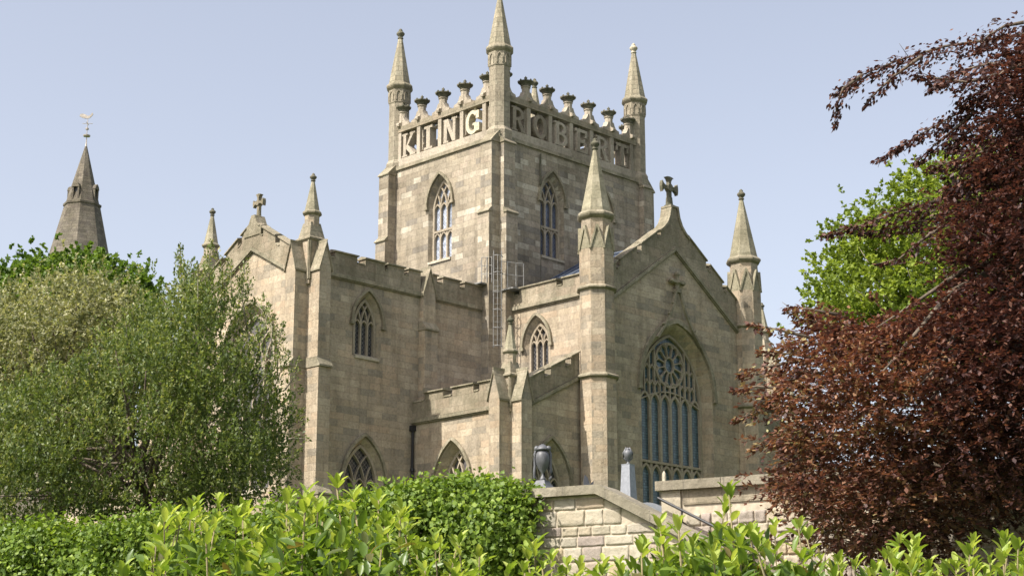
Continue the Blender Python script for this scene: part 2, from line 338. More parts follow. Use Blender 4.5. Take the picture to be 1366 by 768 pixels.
def window(key, fr, c, ao, ai, zs, zt, zb, dep, mat, lights=3, transom=None, style='int', hood=.12, mw=.09, sill=True, zsi=None, zti=None, headz=None):
    """registers the hole for the wall and makes tracery > glass, hood, sill"""
    zti = zti or zt-(ao-ai)*1.1; zsi = zsi or zs
    outer = arch(c, ao, zs, zt, zb); inner = arch(c, ai, zsi, zti, zb+.12)
    OPEN.setdefault(key, []).append((outer, inner, dep))
    m = MB(); n0, n1 = -dep+.012, -dep+.13
    def zin(u): return arcz(c, ai, zsi, zti, u)
    m.ribbon(fr, inner[1:]+[inner[0]], .12, n0, n1+.03)
    sp = 2*ai/lights; xs = [c-ai+sp*i for i in range(lights+1)]
    hz = headz if headz else zsi-.15
    k = 0
    def off(): nonlocal k; k += 1; return n1+.002*(k % 9), n0+.0007*(k % 7)
    for x in xs[1:-1]:
        a_, b_ = off(); m.rect(fr, x-mw/2, x+mw/2, zb+.1, (hz if style != 'grid' else zin(x)), b_, a_)
    for i in range(lights):
        a_, b_ = off(); m.ribbon(fr, small_arc(xs[i]+.01, xs[i+1]-.01, hz, sp*.75), mw*.75, b_, a_)
    if style == 'int':
        h = zti-zsi; rad = (ai*ai+h*h)/(2*ai)
        for x in xs[1:-1]:
            for sg in (1, -1):
                pts = []
                for i in range(15):
                    th = i*.11; u = x + sg*(rad*math.cos(th)-rad); z = hz+rad*math.sin(th)
                    if z > zin(u)-.01: break
                    pts.append((u, z))
                if len(pts) > 1: a_, b_ = off(); m.ribbon(fr, pts, mw*.75, b_, a_)
    if transom:
        a_, b_ = off(); m.rect(fr, c-ai, c+ai, transom-.05, transom+.06, b_, a_+.03)
        for i in range(lights):
            a_, b_ = off(); m.ribbon(fr, small_arc(xs[i]+.01, xs[i+1]-.01, transom-sp*.95, sp*.8), mw*.75, b_, a_)
    if style == 'rose':
        rc = (c, 15.62); rr = 1.02
        ring = [(rc[0]+rr*math.cos(q), rc[1]+rr*math.sin(q)) for q in [2*math.pi*i/36 for i in range(36)]]
        a_, b_ = off(); m.ribbon(fr, ring, .09, b_, a_, True)
        a_, b_ = off(); m.ribbon(fr, [(rc[0]+.32*math.cos(q), rc[1]+.36*math.sin(q)) for q in [2*math.pi*i/20 for i in range(20)]], .07, b_, a_, True)
        for i in range(12):
            q = 2*math.pi*(i+.5)/12; a_, b_ = off()
            m.ribbon(fr, [(rc[0]+.33*math.cos(q), rc[1]+.35*math.sin(q)), (rc[0]+1.0*math.cos(q), rc[1]+1.0*math.sin(q))], .055, b_, a_)
            q0 = q; q1 = q+2*math.pi/12; mid = (q0+q1)/2; a_, b_ = off()
            m.ribbon(fr, [(rc[0]+.84*math.cos(q0+.03), rc[1]+.84*math.sin(q0+.03)), (rc[0]+.965*math.cos(q0+.14), rc[1]+.965*math.sin(q0+.14)), (rc[0]+.985*math.cos(mid), rc[1]+.985*math.sin(mid)), (rc[0]+.965*math.cos(q1-.14), rc[1]+.965*math.sin(q1-.14)), (rc[0]+.84*math.cos(q1-.03), rc[1]+.84*math.sin(q1-.03))], .05, b_, a_)
        def stop(u, z0, z1): # cut a bar where it meets the rose
            dx = abs(u-rc[0])
            if dx < rr+.04: z1 = min(z1, rc[1]-math.sqrt((rr+.04)**2-dx*dx))
            return z1
        for i in range(2*lights+1):
            x = c-ai+i*sp/2
            if i in (0, 2*lights): continue
            z0 = hz+(.5 if i % 2 else -.02); z1 = stop(x, z0, zin(x)-.02)
            if z1 > z0+.05: a_, b_ = off(); m.rect(fr, x-.035, x+.035, z0, z1, b_, a_)
        for zz in (14.55,):
            for i in range(2*lights):
                x0 = c-ai+i*sp/2+.03; x1 = x0+sp/2-.06; xm = (x0+x1)/2
                for dz, hh in ((0, .22), (.75, .2)):
                    z = zz+dz
                    if z+hh < min(zin(x0), zin(x1)) and z+hh < min(stop(x0, 0, 99), stop(x1, 0, 99)):
                        a_, b_ = off(); m.ribbon(fr, [(x0, z), (xm, z+hh), (x1, z)], .045, b_, a_)
        for sg in (1, -1): # big sub-arches carrying the rose
            for x0 in (c-sg*ai*.99,):
                pts = []
                for i in range(12):
                    f = i/11; pts.append((x0+sg*f*ai*.97*(1-.0*f), hz+.15+math.sin(f*math.pi*.5)*.55))
                pts = [p for p in pts if p[1] < stop(p[0], 0, 99)]
                a_, b_ = off(); m.ribbon(fr, pts, .06, b_, a_)
    wo = m.build('window', M['trimwin'], church)
    gl = MB(); gl.add([fr(a, b, -dep) for a, b in inner], [tuple(range(len(inner))) if fr.u.cross(UP).dot(fr.n) > 0 else tuple(range(len(inner)))[::-1]])
    gl.build('glass', mat, wo)
    if hood:
        hm = MB(); pts = hoodpts(c, ao+hood*.7, zs, zt+hood*1.0)
        hm.ribbon(fr, pts, hood, .002, .13)
        for sg in (1, -1): hm.rect(fr, c+sg*(ao+hood*.7)-.11, c+sg*(ao+hood*.7)+.11, zs-.16, zs-.003, .002, .15)
        hm.build('hood_mould', M['trim'], wo)
    if sill:
        si = MB(); si.add(*_sillgeo(fr, c, ai+.1, zb, dep)); si.build('sill', M['sill'], wo)
    return wo
def _sillgeo(fr, c, a, zb, dep):
    vs = [fr(c-a, zb+.16, -dep+.02), fr(c+a, zb+.16, -dep+.02), fr(c+a, zb+.02, .07), fr(c-a, zb+.02, .07), fr(c-a, zb-.1, .07), fr(c+a, zb-.1, .07), fr(c-a, zb-.1, -dep+.02), fr(c+a, zb-.1, -dep+.02)]
    fs = [(0, 3, 2, 1), (3, 4, 5, 2), (0, 6, 4, 3), (1, 2, 5, 7), (4, 6, 7, 5)]
    if fr.u.cross(UP).dot(fr.n) < 0: fs = [f[::-1] for f in fs]
    return vs, fs
M['trimwin'] = stone('tracery_stone', [(.36, .30, .22), (.39, .33, .25), (.33, .28, .21)], 3, 3, 0, 13, .5)
M['sill'] = stone('sill_stone', [(.46, .41, .32), (.42, .37, .28)], 3, 3, 0, 14, .3)
def wall(name, fr, outline, key=None, mat='wall'):
    m = MB(); op = OPEN.get(key, [])
    m.hull_fill(fr, outline, [o[0] for o in op])
    for o, i, d in op: m.reveal(fr, o, i, 0, -d)
    return m.build(name, M[mat], church)
ZG = 5.0; ZS = 18.3   # base of walls, string course level
# tower windows
window('tA', FA(-.4), -3.7, .84, .70, 24.25, 25.72, 21.4, .38, M['glass_tower'], 3, 22.95, zsi=24.0, zti=25.45, headz=24.0)
for c in (3.2, 6.8): window('tB', FB(-.4), c, .84, .70, 24.25, 25.72, 21.4, .38, M['glass_tower_side'], 3, 22.95, zsi=24.0, zti=25.45, headz=24.0)
wall('tower_wall', FA(-.4), [(-7.7, 14), (.4, 14), (.4, 26.75), (-7.7, 26.75)], 'tA', 'tower')
wall('tower_wall', FB(-.4), [(-.4, 14), (10.4, 14), (10.4, 26.75), (-.4, 26.75)], 'tB', 'tower')
wall('tower_wall', FC(10.4), [(-.4, 14), (7.7, 14), (7.7, 26.75), (-.4, 26.75)], None, 'tower')
wall('tower_wall', FD(7.7), [(-10.4, 14), (.4, 14), (.4, 26.75), (-10.4, 26.75)], None, 'tower')
m = MB(); m.add([(-.2, -.2, 27.0), (10.2, -.2, 27.0), (10.2, 7.5, 27.0), (-.2, 7.5, 27.0), (5, 3.65, 27.9)], [(0, 1, 4), (1, 2, 4), (2, 3, 4), (3, 0, 4)]); m.build('tower_roof', M['lead'], church)
# angle buttresses of the tower
def buttress_side(m, fr, u0, u1, zb, zt, stages, slope=.35):
    """stages: list of (z_top, projection) from the top down; each steps out with a weathered slope"""
    # side profile prism: build as stacked boxes with sloped caps
    zprev = zt; pr_prev = 0
    for i, (ztop, pr) in enumerate(stages):
        zbot = stages[i+1][0] if i+1 < len(stages) else zb
        e = .004*i
        m.rect(fr, u0-e, u1+e, zbot, ztop, .001, pr)
        inner = pr_prev; capw = .05
        vs = [fr(u0-capw, ztop, inner), fr(u1+capw, ztop, inner), fr(u1+capw, ztop, pr+.07), fr(u0-capw, ztop, pr+.07),
              fr(u0-capw, ztop+(pr+.07-inner)*1.1+.03, inner), fr(u1+capw, ztop+(pr+.07-inner)*1.1+.03, inner), fr(u0-capw, ztop+.05, pr+.07), fr(u1+capw, ztop+.05, pr+.07)]
        fs = [(0, 3, 2, 1), (3, 6, 7, 2), (6, 4, 5, 7), (0, 4, 6, 3), (1, 2, 7, 5), (0, 1, 5, 4)]
        fs = [f[::-1] for f in fs] if fr.u.cross(UP).dot(fr.n) < 0 else fs
        CAPS.append(MB().add(vs, fs)); pr_prev = pr
CAPS = []
def corner_buttresses(spec, mat='tower'):
    global CAPS
    for fr, u0, u1, zb, stages in spec:
        CAPS = []; m = MB(); buttress_side(m, fr, u0, u1, zb, stages[0][0], stages)
        b = m.build('buttress', M[mat], church)
        for c_ in CAPS: c_.build('weathering', M['trim'], b)
stg = [(26.4, .52), (22.9, .68), ]
stb = [(26.4, .30), (22.9, .46), ]
corner_buttresses([(FA(-.4), -.35, .4, 14, stg), (FA(-.4), -7.7, -6.98, 14, stg),
                   (FB(-.4), -.4, .35, 14, stb), (FB(-.4), 9.75, 10.4, 14, stb),
                   (FC(10.4), -.4, .3, 14, stg), (FC(10.4), 7.0, 7.7, 14, stg), (FD(7.7), -10.4, -9.7, 14, stb), (FD(7.7), -.3, .4, 14, stb)])
# base beam, posts, rail of the openwork parapet
par = MB()
def ring_box(m, n_out, n_in, z0, z1):
    m.rect(FA(-.4), -7.7-n_out, .4+n_out, z0, z1, -n_in, n_out); m.rect(FC(10.4), -.4-n_out, 7.7+n_out, z0, z1, -n_in, n_out)
    m.rect(FB(-.4), -.4+n_in+.001, 10.4-n_in-.001, z0, z1, -n_in, n_out+.0); m.rect(FD(7.7), -10.4+n_in+.001, .4-n_in-.001, z0, z1, -n_in, n_out)
ring_box(par, -.02, .55, 26.74, 27.27)
pc = MB(); ring_box(pc, .10, .10, 26.66, 26.84)
YA = [.72, 2.3, 3.87, 5.43, 6.85]; XB = [.20, 1.68, 3.2, 4.72, 6.23, 7.78, 9.3]
def posts(m, fr, us, wd=.24):
    for u in us:
        m.rect(fr, u-wd/2, u+wd/2, 27.272, 28.70, -.50, -.06)
        m.rect(fr, u-wd/2-.07, u-wd/2-.001, 27.45, 28.55, -.36, -.2); m.rect(fr, u+wd/2+.001, u+wd/2+.07, 27.45, 28.55, -.36, -.2)
        for z in (27.75, 28.1): m.rect(fr, u-wd/2-.11, u+wd/2+.11, z, z+.07, -.34, -.22)
posts(par, FA(-.4), [-y for y in YA]); posts(par, FB(-.4), XB); posts(par, FC(10.4), YA[:1]+[2.9, 5.0]+YA[-1:]); posts(par, FD(7.7), [-x for x in XB[::1]])
rail = MB(); ring_box(rail, -.03, .55, 28.702, 29.0)
po = par.build('tower_parapet', M['letter_mid'], church); pc.build('string_course', M['trim'], po); rail.build('parapet_rail', M['parapet'], po)
# carved letters
def ringsec(cx, cz, rx, rz, wx, wz, a0, a1, k=14):
    o = [(cx+rx*math.cos(a0+(a1-a0)*i/k), cz+rz*math.sin(a0+(a1-a0)*i/k)) for i in range(k+1)]
    i_ = [(cx+(rx-wx)*math.cos(a0+(a1-a0)*i/k), cz+(rz-wz)*math.sin(a0+(a1-a0)*i/k)) for i in range(k+1)]
    return o+i_[::-1]
def rc(x0, x1, z0, z1): return [(x0, z0), (x1, z0), (x1, z1), (x0, z1)]
H = 1.22
def letter(ch):
    """outlines in a cell about .95 wide and H high"""
    s = .2; e = .09
    if ch == 'K': return [rc(.1, .1+s, 0, H), rc(0, .4, 0, e), rc(0, .4, H-e, H), [(.3, .50), (.66, H-.02), (.90, H-.02), (.3, .38)], [(.38, .66), (.24, .46), (.68, .02), (.95, .02)], rc(.58, .98, 0, e), rc(.56, .94, H-e, H)]
    if ch == 'I': return [rc(.33, .33+.26, 0, H), rc(.16, .76, 0, .12), rc(.16, .76, H-.12, H)]
    if ch == 'N': return [rc(.08, .27, 0, H), rc(.68, .87, 0, H), [(.08, H), (.32, H), (.87, 0), (.64, 0)], rc(0, .36, 0, e), rc(0, .3, H-e, H), rc(.58, .96, H-e, H)]
    if ch == 'G': return [ringsec(.48, H/2, .46, H/2, .21, .17, R(42), R(340)), rc(.62, .96, .12, .52), rc(.50, .74, .44, .56), rc(.72, .93, H-.46, H-.06)]
    if ch == 'R': return [rc(.08, .30, 0, H), rc(0, .4, 0, e), rc(0, .3, H-e, H), ringsec(.42, H-.33, .42, .33, .2, .14, R(-90), R(90)), rc(.28, .44, H-.14, H-.002), rc(.28, .44, H-.66, H-.52), [(.40, .6), (.62, .6), (.92, .06), (.68, .0)], rc(.66, 1.0, 0, e)]
    if ch == 'O': return [ringsec(.48, H/2, .46, H/2, .21, .17, R(-90), R(90)), ringsec(.48, H/2, .46, H/2, .21, .17, R(90), R(270))]
    if ch == 'B': return [rc(.08, .30, 0, H), rc(0, .3, 0, e), rc(0, .3, H-e, H), ringsec(.46, H-.31, .36, .31, .18, .13, R(-90), R(90)), ringsec(.46, .35, .44, .35, .2, .14, R(-90), R(90)), rc(.28, .47, H-.13, H-.003), rc(.28, .47, .57, .70), rc(.28, .47, .003, .14)]
    if ch == 'E': return [rc(.1, .32, 0, H), rc(0, .9, 0, .15), rc(0, .86, H-.15, H), rc(.3, .68, .52, .68), rc(.76, .9, .1, .38), rc(.72, .86, H-.38, H-.1), rc(.6, .71, .44, .77)]
    if ch == 'T': return [rc(.36, .60, 0, H), rc(0, .96, H-.17, H), rc(.2, .76, 0, .1), rc(0, .13, H-.42, H-.1), rc(.83, .96, H-.42, H-.1)]
def put_letter(ch, fr, uc, mat, note):
    m = MB()
    for i, poly in enumerate(letter(ch)):
        m.prism(fr, [(uc-.48+x*1.0, 27.30+z) for x, z in poly], -.46+.003*i, -.02-.003*i)
    m.rect(fr, uc-.06, uc+.06, 27.30+H-.05, 28.70, -.34, -.2)
    m.build('carved_letter', M[mat], po, label='carved stone letter %s, %s' % (ch, note))
for i, (ch, mt, nn) in enumerate([('K', 'letter_mid', 'weathered buff'), ('I', 'letter_mid', 'weathered buff'), ('N', 'letter_mid', 'weathered buff'), ('G', 'letter_pale', 'bright newly cut cream stone')]):
    ys = YA[::-1]; put_letter(ch, FA(-.4), -(ys[i]+ys[i+1])/2, mt, nn)
for i, (ch, mt, nn) in enumerate([('R', 'letter_dark', 'weathered grey'), ('O', 'letter_dark', 'weathered grey'), ('B', 'letter_mid', 'weathered buff'), ('E', 'letter_mid', 'pale buff'), ('R', 'letter_mid', 'pale buff with a curved leg'), ('T', 'letter_dark', 'weathered grey')]):
    put_letter(ch, FB(-.4), (XB[i]+XB[i+1])/2, mt, nn)
# crowns on the rail
def scroll_profile(sg, w_=.60, z0=29.0, zt=29.62):
    pts = [(0, z0+.002), (sg*w_, z0+.002), (sg*(w_+.03), z0+.10), (sg*w_*.97, z0+.20), (sg*w_*.82, z0+.21), (sg*w_*.62, z0+.26), (sg*w_*.45, z0+.42), (sg*.20, zt), (0, zt)]
    return pts
def crown(fr, u):
    p = fr(u, 0, -.28)
    m = MB()
    for sg in (1, -1): m.prism(fr, [(u+a, b) for a, b in scroll_profile(sg)], -.45, -.11)
    f2 = Frame((fr.O+fr.u*u+fr.n*(-.28))[:2], (-fr.n.x, -fr.n.y), (fr.u.x, fr.u.y))
    for sg in (1, -1): m.prism(f2, [(a*.62, b+.003) for a, b in scroll_profile(sg)], -.1, .1)
    m.lathe(p.x, p.y, [(.24, 29.01), (.22, 29.5), (.21, 29.86), (.25, 29.9), (.25, 29.96)], 8)
    m.v = [(x_, y_, 29.002+(z_-29)*.87) for x_, y_, z_ in m.v]
    b = m.build('crown_pedestal', M['letter_mid'], po)
    c = MB(); c.lathe(p.x, p.y, [(.21, 29.965), (.24, 30.0), (.23, 30.05), (.29, 30.14), (.36, 30.2), (.35, 30.26), (.26, 30.27), (.2, 30.33), (.08, 30.38), (.045, 30.41), (.045, 30.44), (.075, 30.47), (.075, 30.52), (.03, 30.57), (.01, 30.62)], 16)
    for k in range(8):
        q = 2*math.pi*k/8; c.lathe(p.x+.32*math.cos(q), p.y+.32*math.sin(q), [(.045, 30.2), (.06, 30.27), (.04, 30.32), (.012, 30.36)], 6)
    c.v = [(p.x+(x_-p.x)*1.08, p.y+(y_-p.y)*1.08, 29.002+(z_-29)*.87) for x_, y_, z_ in c.v]
    c.build('crown_finial', M['crown'], b)
for y in YA: crown(FA(-.4), -y)
for x in XB: crown(FB(-.4), x)
for y in (.72, 2.9, 5.0, 6.85): crown(FC(10.4), y)
for x in XB: crown(FD(7.7), -x)
# corner turrets
def finial(m, x, y, z, r, s=1.0):
    m.lathe(x, y, [(r*.9, z), (r*1.25, z+.03*s), (r*1.25, z+.08*s), (r*.8, z+.12*s), (r*1.2, z+.2*s), (r*1.75, z+.3*s), (r*1.8, z+.38*s), (r*1.3, z+.47*s), (r*.75, z+.52*s), (r*.9, z+.58*s), (r*.5, z+.66*s), (r*.15, z+.7*s)], 12)
def tower_turret(cx, cy, pale=False):
    s = MB(); oct_ = lambda ap: ap/math.cos(math.pi/8)
    s.lathe(cx, cy, [(oct_(.60), 26.6), (oct_(.60), 27.1), (oct_(.5), 27.3), (oct_(.5), 30.35), (oct_(.53), 30.40), (oct_(.53), 31.12)], 8)
    for k in range(8):
        q = 2*math.pi*k/8; n = (math.cos(q), math.sin(q)); fr = Frame((cx, cy), (-n[1], n[0]), n)
        s.ribbon(fr, [(-.13, 30.5), (-.13, 30.8), (-.08, 30.93), (0, 31.03), (.08, 30.93), (.13, 30.8), (.13, 30.5)], .05, .53, .575)
    t = s.build('corner_turret', M['shaft'], church)
    c = MB(); c.lathe(cx, cy, [(oct_(.53), 31.1), (oct_(.62), 31.2), (oct_(.66), 31.27), (oct_(.66), 31.34), (oct_(.56), 31.46), (oct_(.5), 31.5)], 8); c.build('cornice', M['trim'], t)
    p = MB(); p.lathe(cx, cy, [(oct_(.55), 31.44), (oct_(.115), 34.0)], 8); p.build('spire', M['spire'], t)
    f = MB(); finial(f, cx, cy, 34.0, .12, .85); f.build('finial', M['letter_pale' if pale else 'crown'], t, True)
for x, y, pl in ((0, 0, 0), (0, 7.3, 0), (10, 0, 1), (10, 7.3, 0)): tower_turret(x, y, pl)
# ------------------------------------------------------------------ parapets
def parapet(fr, u0, z0, u1, z1, he, hm, mer, thick=.42, nout=.06, mat='parapet', base=0.0, cope=True):
    sl = (z1-z0)/(u1-u0) if u1 != u0 else 0; Z = lambda u: z0+(u-u0)*sl
    pts = [(u0, Z(u0)+base), (u1, Z(u1)+base)]; top = []
    cur = u0
    for a, b in mer:
        if a > cur+.01: top += [(cur, Z(cur)+he), (a, Z(a)+he)]
        top += [(a, Z(a)+hm), (b, Z(b)+hm)]; cur = b
    if cur < u1-.01: top += [(cur, Z(cur)+he), (u1, Z(u1)+he)]
    m = MB(); m.prism(fr, pts+top[::-1], -thick, nout)
    o = m.build('parapet', M[mat], church)
    if cope:
        c = MB(); cur = u0; tt = .10
        def piece(a, b, h, w=.08):
            # weathered coping: sloped top, drip edge
            for f_ in (0,):
                vs = []
                for u in (a, b):
                    z = Z(u)+h
                    vs += [fr(u, z+.002, nout+w), fr(u, z+.06, nout+w), fr(u, z+tt+.05, -thick*.45), fr(u, z+.06, -thick-w), fr(u, z+.002, -thick-w)]
                fs = [(0, 5, 6, 1), (1, 6, 7, 2), (2, 7, 8, 3), (3, 8, 9, 4), (4, 9, 5, 0), (4, 3, 2, 1, 0)[::-1][::-1], (5, 6, 7, 8, 9)[::-1][::-1]]
                fs[5] = (0, 1, 2, 3, 4); fs[6] = (9, 8, 7, 6, 5)
                if fr.u.cross(UP).dot(fr.n) < 0: fs = [q[::-1] for q in fs]
                c.add(vs, fs)
        for a, b in mer:
            if a > cur+.12: piece(cur+.05, a-.05, he, .03)
            piece(a-.055, b+.055, hm); cur = b
        if cur < u1-.12: piece(cur+.05, u1, he, .03)
        c.build('coping', M['trim'], o)
    return o
def string(fr, pts, h=.17, n=.14, mat='trim', name='string_course'):
    m = MB()
    for i in range(len(pts)-1):
        (a, za), (b, zb) = pts[i], pts[i+1]
        m.prism(fr, [(a, za), (b, zb), (b, zb+h), (a, za+h)], .001, n+.003*i)
        m.prism(fr, [(a, za-.06), (b, zb-.06), (b, zb-.001), (a, za-.001)], .001, n*.55+.003*i)
    return m.build(name, M[mat], church)
# ------------------------------------------------------------------ left arm (towards -X)
XL = -11.25; YL0, YL1 = .1, 7.9; YC = 4.0
window('lB', FB(YL0), -7.95, .80, .58, 16.45, 17.82, 14.95, .32, M['glass_dark'], 3, None, 'int', .12, .075, zsi=16.25, zti=17.5, headz=16.3)
window('lB', FB(YL0), -7.98, 1.14, .92, 9.55, 11.48, 7.2, .36, M['glass_dark'], 3, None, 'int', .13, .06, zsi=9.5, zti=11.15, headz=9.3)
wall('wall', FB(YL0), [(XL, ZG), (.1, ZG), (.1, ZS+.1), (XL, ZS+.1)], 'lB')
window('lA', FA(XL), -YC, 1.75, 1.42, 15.2, 17.35, 9.2, .4, M['glass_net'], 4, None, 'int', .14, .1, zsi=14.9, zti=16.95, headz=14.3)
def rake(c, u, apex, s): return apex-abs(u-c)*s
SL = .54; AP = 19.93
wall('wall', FA(XL), [(-YL1, ZG), (-YL0, ZG), (-YL0, rake(YC, YL0, AP, SL)+.1), (-YC, AP+.1), (-YL1, rake(YC, YL1, AP, SL)+.1)], 'lA')
wall('wall', FD(YL1), [(-.1, ZG), (-XL, ZG), (-XL, ZS+.1), (-.1, ZS+.1)])
string(FB(YL0), [(-10.6, ZS-.12), (-4.92, ZS-.12)]); string(FB(YL0), [(-4.2, ZS-.12), (-.02, ZS-.12)])
parapet(FB(YL0), -10.4, ZS+.06, -4.92, ZS+.06, .62, .92, [(-9.85, -8.62), (-8.15, -7.05), (-6.85, -5.9), (-5.65, -4.92)])
parapet(FB(YL0), -4.2, ZS+.06, .05, ZS+.06, .62, .92, [(-4.2, -3.92), (-3.55, -2.5), (-2.2, -1.05), (-.7, .0)])
parapet(FD(YL1), -.1, ZS+.06, -XL, ZS+.06, .62, .92, [(1+1.4*i, 2+1.4*i) for i in range(7)])
string(FA(XL), [(-6.5, rake(YC, 6.5, AP, SL)-.12), (-YC, AP-.12), (-1.5, rake(YC, 1.5, AP, SL)-.12)])
s3 = SL*1.07
parapet(FA(XL), -YC+.004, AP+.07, -.9, AP+.07-(YC-.9)*s3, .74, 1.12, [(-YC+.45, -YC+.46), (-3.25, -2.38), (-2.05, -1.2)])
parapet(FA(XL), -7.0, AP+.07-(7.0-YC)*s3, -YC-.004, AP+.07, .74, 1.12, [(-6.8, -6.3), (-5.95, -5.1), (-4.8, -YC-.5)])
# stepped block under the cross
m = MB(); m.prism(FA(XL), [(-YC-.62, AP+.55), (-YC+.62, AP+.55), (-YC+.62, AP+.92), (-YC+.3, AP+1.12), (-YC+.12, AP+1.5), (-YC-.12, AP+1.5), (-YC-.3, AP+1.12), (-YC-.62, AP+.92)], -.46, .10); m.build('gable_cap', M['trim'], church)
def gable_cross(fr, uc, zb, h, w, kind=0, label=None):
    m = MB(); n0, n1 = -.31, -.13; t = w*.135
    m.lathe(*fr(uc, 0, -.22)[:2], [(t*1.7, zb), (t*1.7, zb+.06), (t*1.2, zb+.1), (t, zb+h*.3)], 8)
    zc = zb+h*.62
    m.rect(fr, uc-t*.75, uc+t*.75, zb+h*.05, zc, n0+.02, n1-.02)
    for k in range(4): # flared arms
        q = k*math.pi/2; L_ = w*.5 if k % 2 == 0 else h*.36
        dx, dz = math.cos(q), math.sin(q); px, pz = -dz, dx
        P = [(0, -t*.62), (L_*.55, -t*.5), (L_*.8, -t*1.0), (L_*.93, -t*1.75), (L_*1.0, -t*1.0), (L_*1.02, 0), (L_*1.0, t*1.0), (L_*.93, t*1.75), (L_*.8, t*1.0), (L_*.55, t*.5), (0, t*.62)]
        if k == 3: continue
        m.prism(fr, [(uc+dx*a+px*b, zc+dz*a+pz*b) for a, b in P], n0+.003*k, n1-.003*k)
    m.prism(fr, [(uc+t*1.25*math.cos(a), zc+t*1.25*math.sin(a)) for a in [i*math.pi/5 for i in range(10)]], n0-.03, n1+.03)
    m.build('gable_cross', M['crown' if kind else 'trim'], church, label=label)
gable_cross(FA(XL), -YC, 21.33, 1.15, .72, 0, 'small stone cross on the left gable')
m = MB(); m.add([(XL+.2, .3, 18.5), (0, .3, 18.5), (0, YC, 19.6), (XL+.2, YC, 19.6), (XL+.2, 7.7, 18.5), (0, 7.7, 18.5)], [(0, 1, 2, 3), (3, 2, 5, 4)]); m.build('roof', M['lead'], church)
# buttress with gabled top
def gab_buttress(fr, u0, u1, zb, ze, zr, pr, steps=(), inner=.001, mat='trim'):
    m = MB(); um = (u0+u1)/2
    zlow = steps[0][0] if steps else zb
    m.prism(fr, [(u0, zlow), (u1, zlow), (u1, ze), (um, zr), (u0, ze)], inner, pr)
    o = m.build('buttress', M['wall'], church)
    c = MB(); th = .09
    for (a, za), (b, zb_) in (((u0-.07, ze-.14), (um+.02, zr+.05)), ((u1+.07, ze-.14), (um-.02, zr+.05))):
        c.prism(fr, [(a, za), (b, zb_), (b, zb_+th), (a, za+th)], inner-.35, pr+.07+(.003 if a > b else 0))
    c.build('gablet_coping', M[mat], o)
    prev = pr
    for i, (zt, p2) in enumerate(steps):
        zz = steps[i+1][0] if i+1 < len(steps) else zb
        s = MB(); s.rect(fr, u0-.02, u1+.02, zz, zt, inner, p2); s.build('buttress_stage', M['wall'], o)
        w_ = MB(); e = .06; vs = [fr(u0-e, zt, inner), fr(u1+e, zt, inner), fr(u1+e, zt, p2+.1), fr(u0-e, zt, p2+.1), fr(u0-e, zt+.42, prev-.02), fr(u1+e, zt+.42, prev-.02), fr(u0-e, zt+.07, p2+.1), fr(u1+e, zt+.07, p2+.1), fr(u0-e, zt+.42, inner), fr(u1+e, zt+.42, inner)]
        fs = [(0, 3, 2, 1), (3, 6, 7, 2), (6, 4, 5, 7), (4, 8, 9, 5), (0, 8, 4, 6, 3), (1, 2, 7, 5, 9), (0, 1, 9, 8)]
        if fr.u.cross(UP).dot(fr.n) < 0: fs = [f[::-1] for f in fs]
        w_.add(vs, fs); w_.build('weathering', M['trim'], o); prev = p2
def pinnacle(x, y, zb, zroof, zshaft, zcor, ztip, half=.5, r0=.3):
    """square base, pyramid, octagon shaft, cornice, small spire and finial"""
    s = MB(); q = math.pi/4; s2 = math.sqrt(2)
    s.lathe(x, y, [(half*s2, zb), (half*s2, zroof-.08)], 4, q)
    s.lathe(x, y, [(r0/.924, zroof+.2), (r0/.924, zcor)], 8)
    o = s.build('pinnacle', M['wall'], church)
    c = MB(); c.lathe(x, y, [((half+.02)*s2, zroof-.1), ((half+.09)*s2, zroof-.03), ((half+.09)*s2, zroof+.03), ((half)*s2, zroof+.1), (r0*1.25, zshaft), (r0*.9, zshaft+.02)], 4, q)
    c.lathe(x, y, [(r0/.924, zcor-.12), (r0*1.42, zcor-.03), (r0*1.42, zcor+.03), (r0*1.15, zcor+.1)], 8)
    # raised frames on the base block
    for k in range(4):
        a = k*math.pi/2; n = (math.cos(a), math.sin(a)); fr = Frame((x, y), (-n[1], n[0]), n)
        for u0, u1 in ((-half, -half+.09), (half-.09, half)): c.rect(fr, u0, u1, zb+.2, zroof-.1, half+.001, half+.04)
    c.build('pinnacle_base', M['trim'], o)
    p = MB(); tipz = ztip-.38; p.lathe(x, y, [(r0*1.12, zcor+.09), (.075, tipz)], 8); p.build('spire', M['spire2'], o)
    f = MB(); finial(f, x, y, tipz, .085, .55); f.build('finial', M['crown'], o, True)
st1 = [(14.0, .78), (8.6, .95)]
for (ya, yb) in ((.12, .75), (7.25, 7.88)): gab_buttress(FA(XL), -yb, -ya, ZG, 18.25, 19.35, .66, st1)
for x0, x1 in ((XL+.02, -10.62),):
    gab_buttress(FB(YL0), x0, x1, ZG, 18.25, 19.35, .76, [(14.0, .88), (8.7, 1.05)])
    gab_buttress(FD(YL1), -x1, -x0, ZG, 18.25, 19.35, .76, [(14.0, .88)])
gab_buttress(FB(YL0), -4.92, -4.2, 12.4, 18.3, 19.45, .27, [(16.6, .42)])
m = MB(); m.rect(FB(YL0), -5.05, -4.1, 13.75, 13.95, .43, .58); m.build('weathering', M['trim'], church)
for y in (.33, 7.67): pinnacle(-10.94, y, 17.6, 19.6, 20.35, 20.80, 22.62, .40, .3)
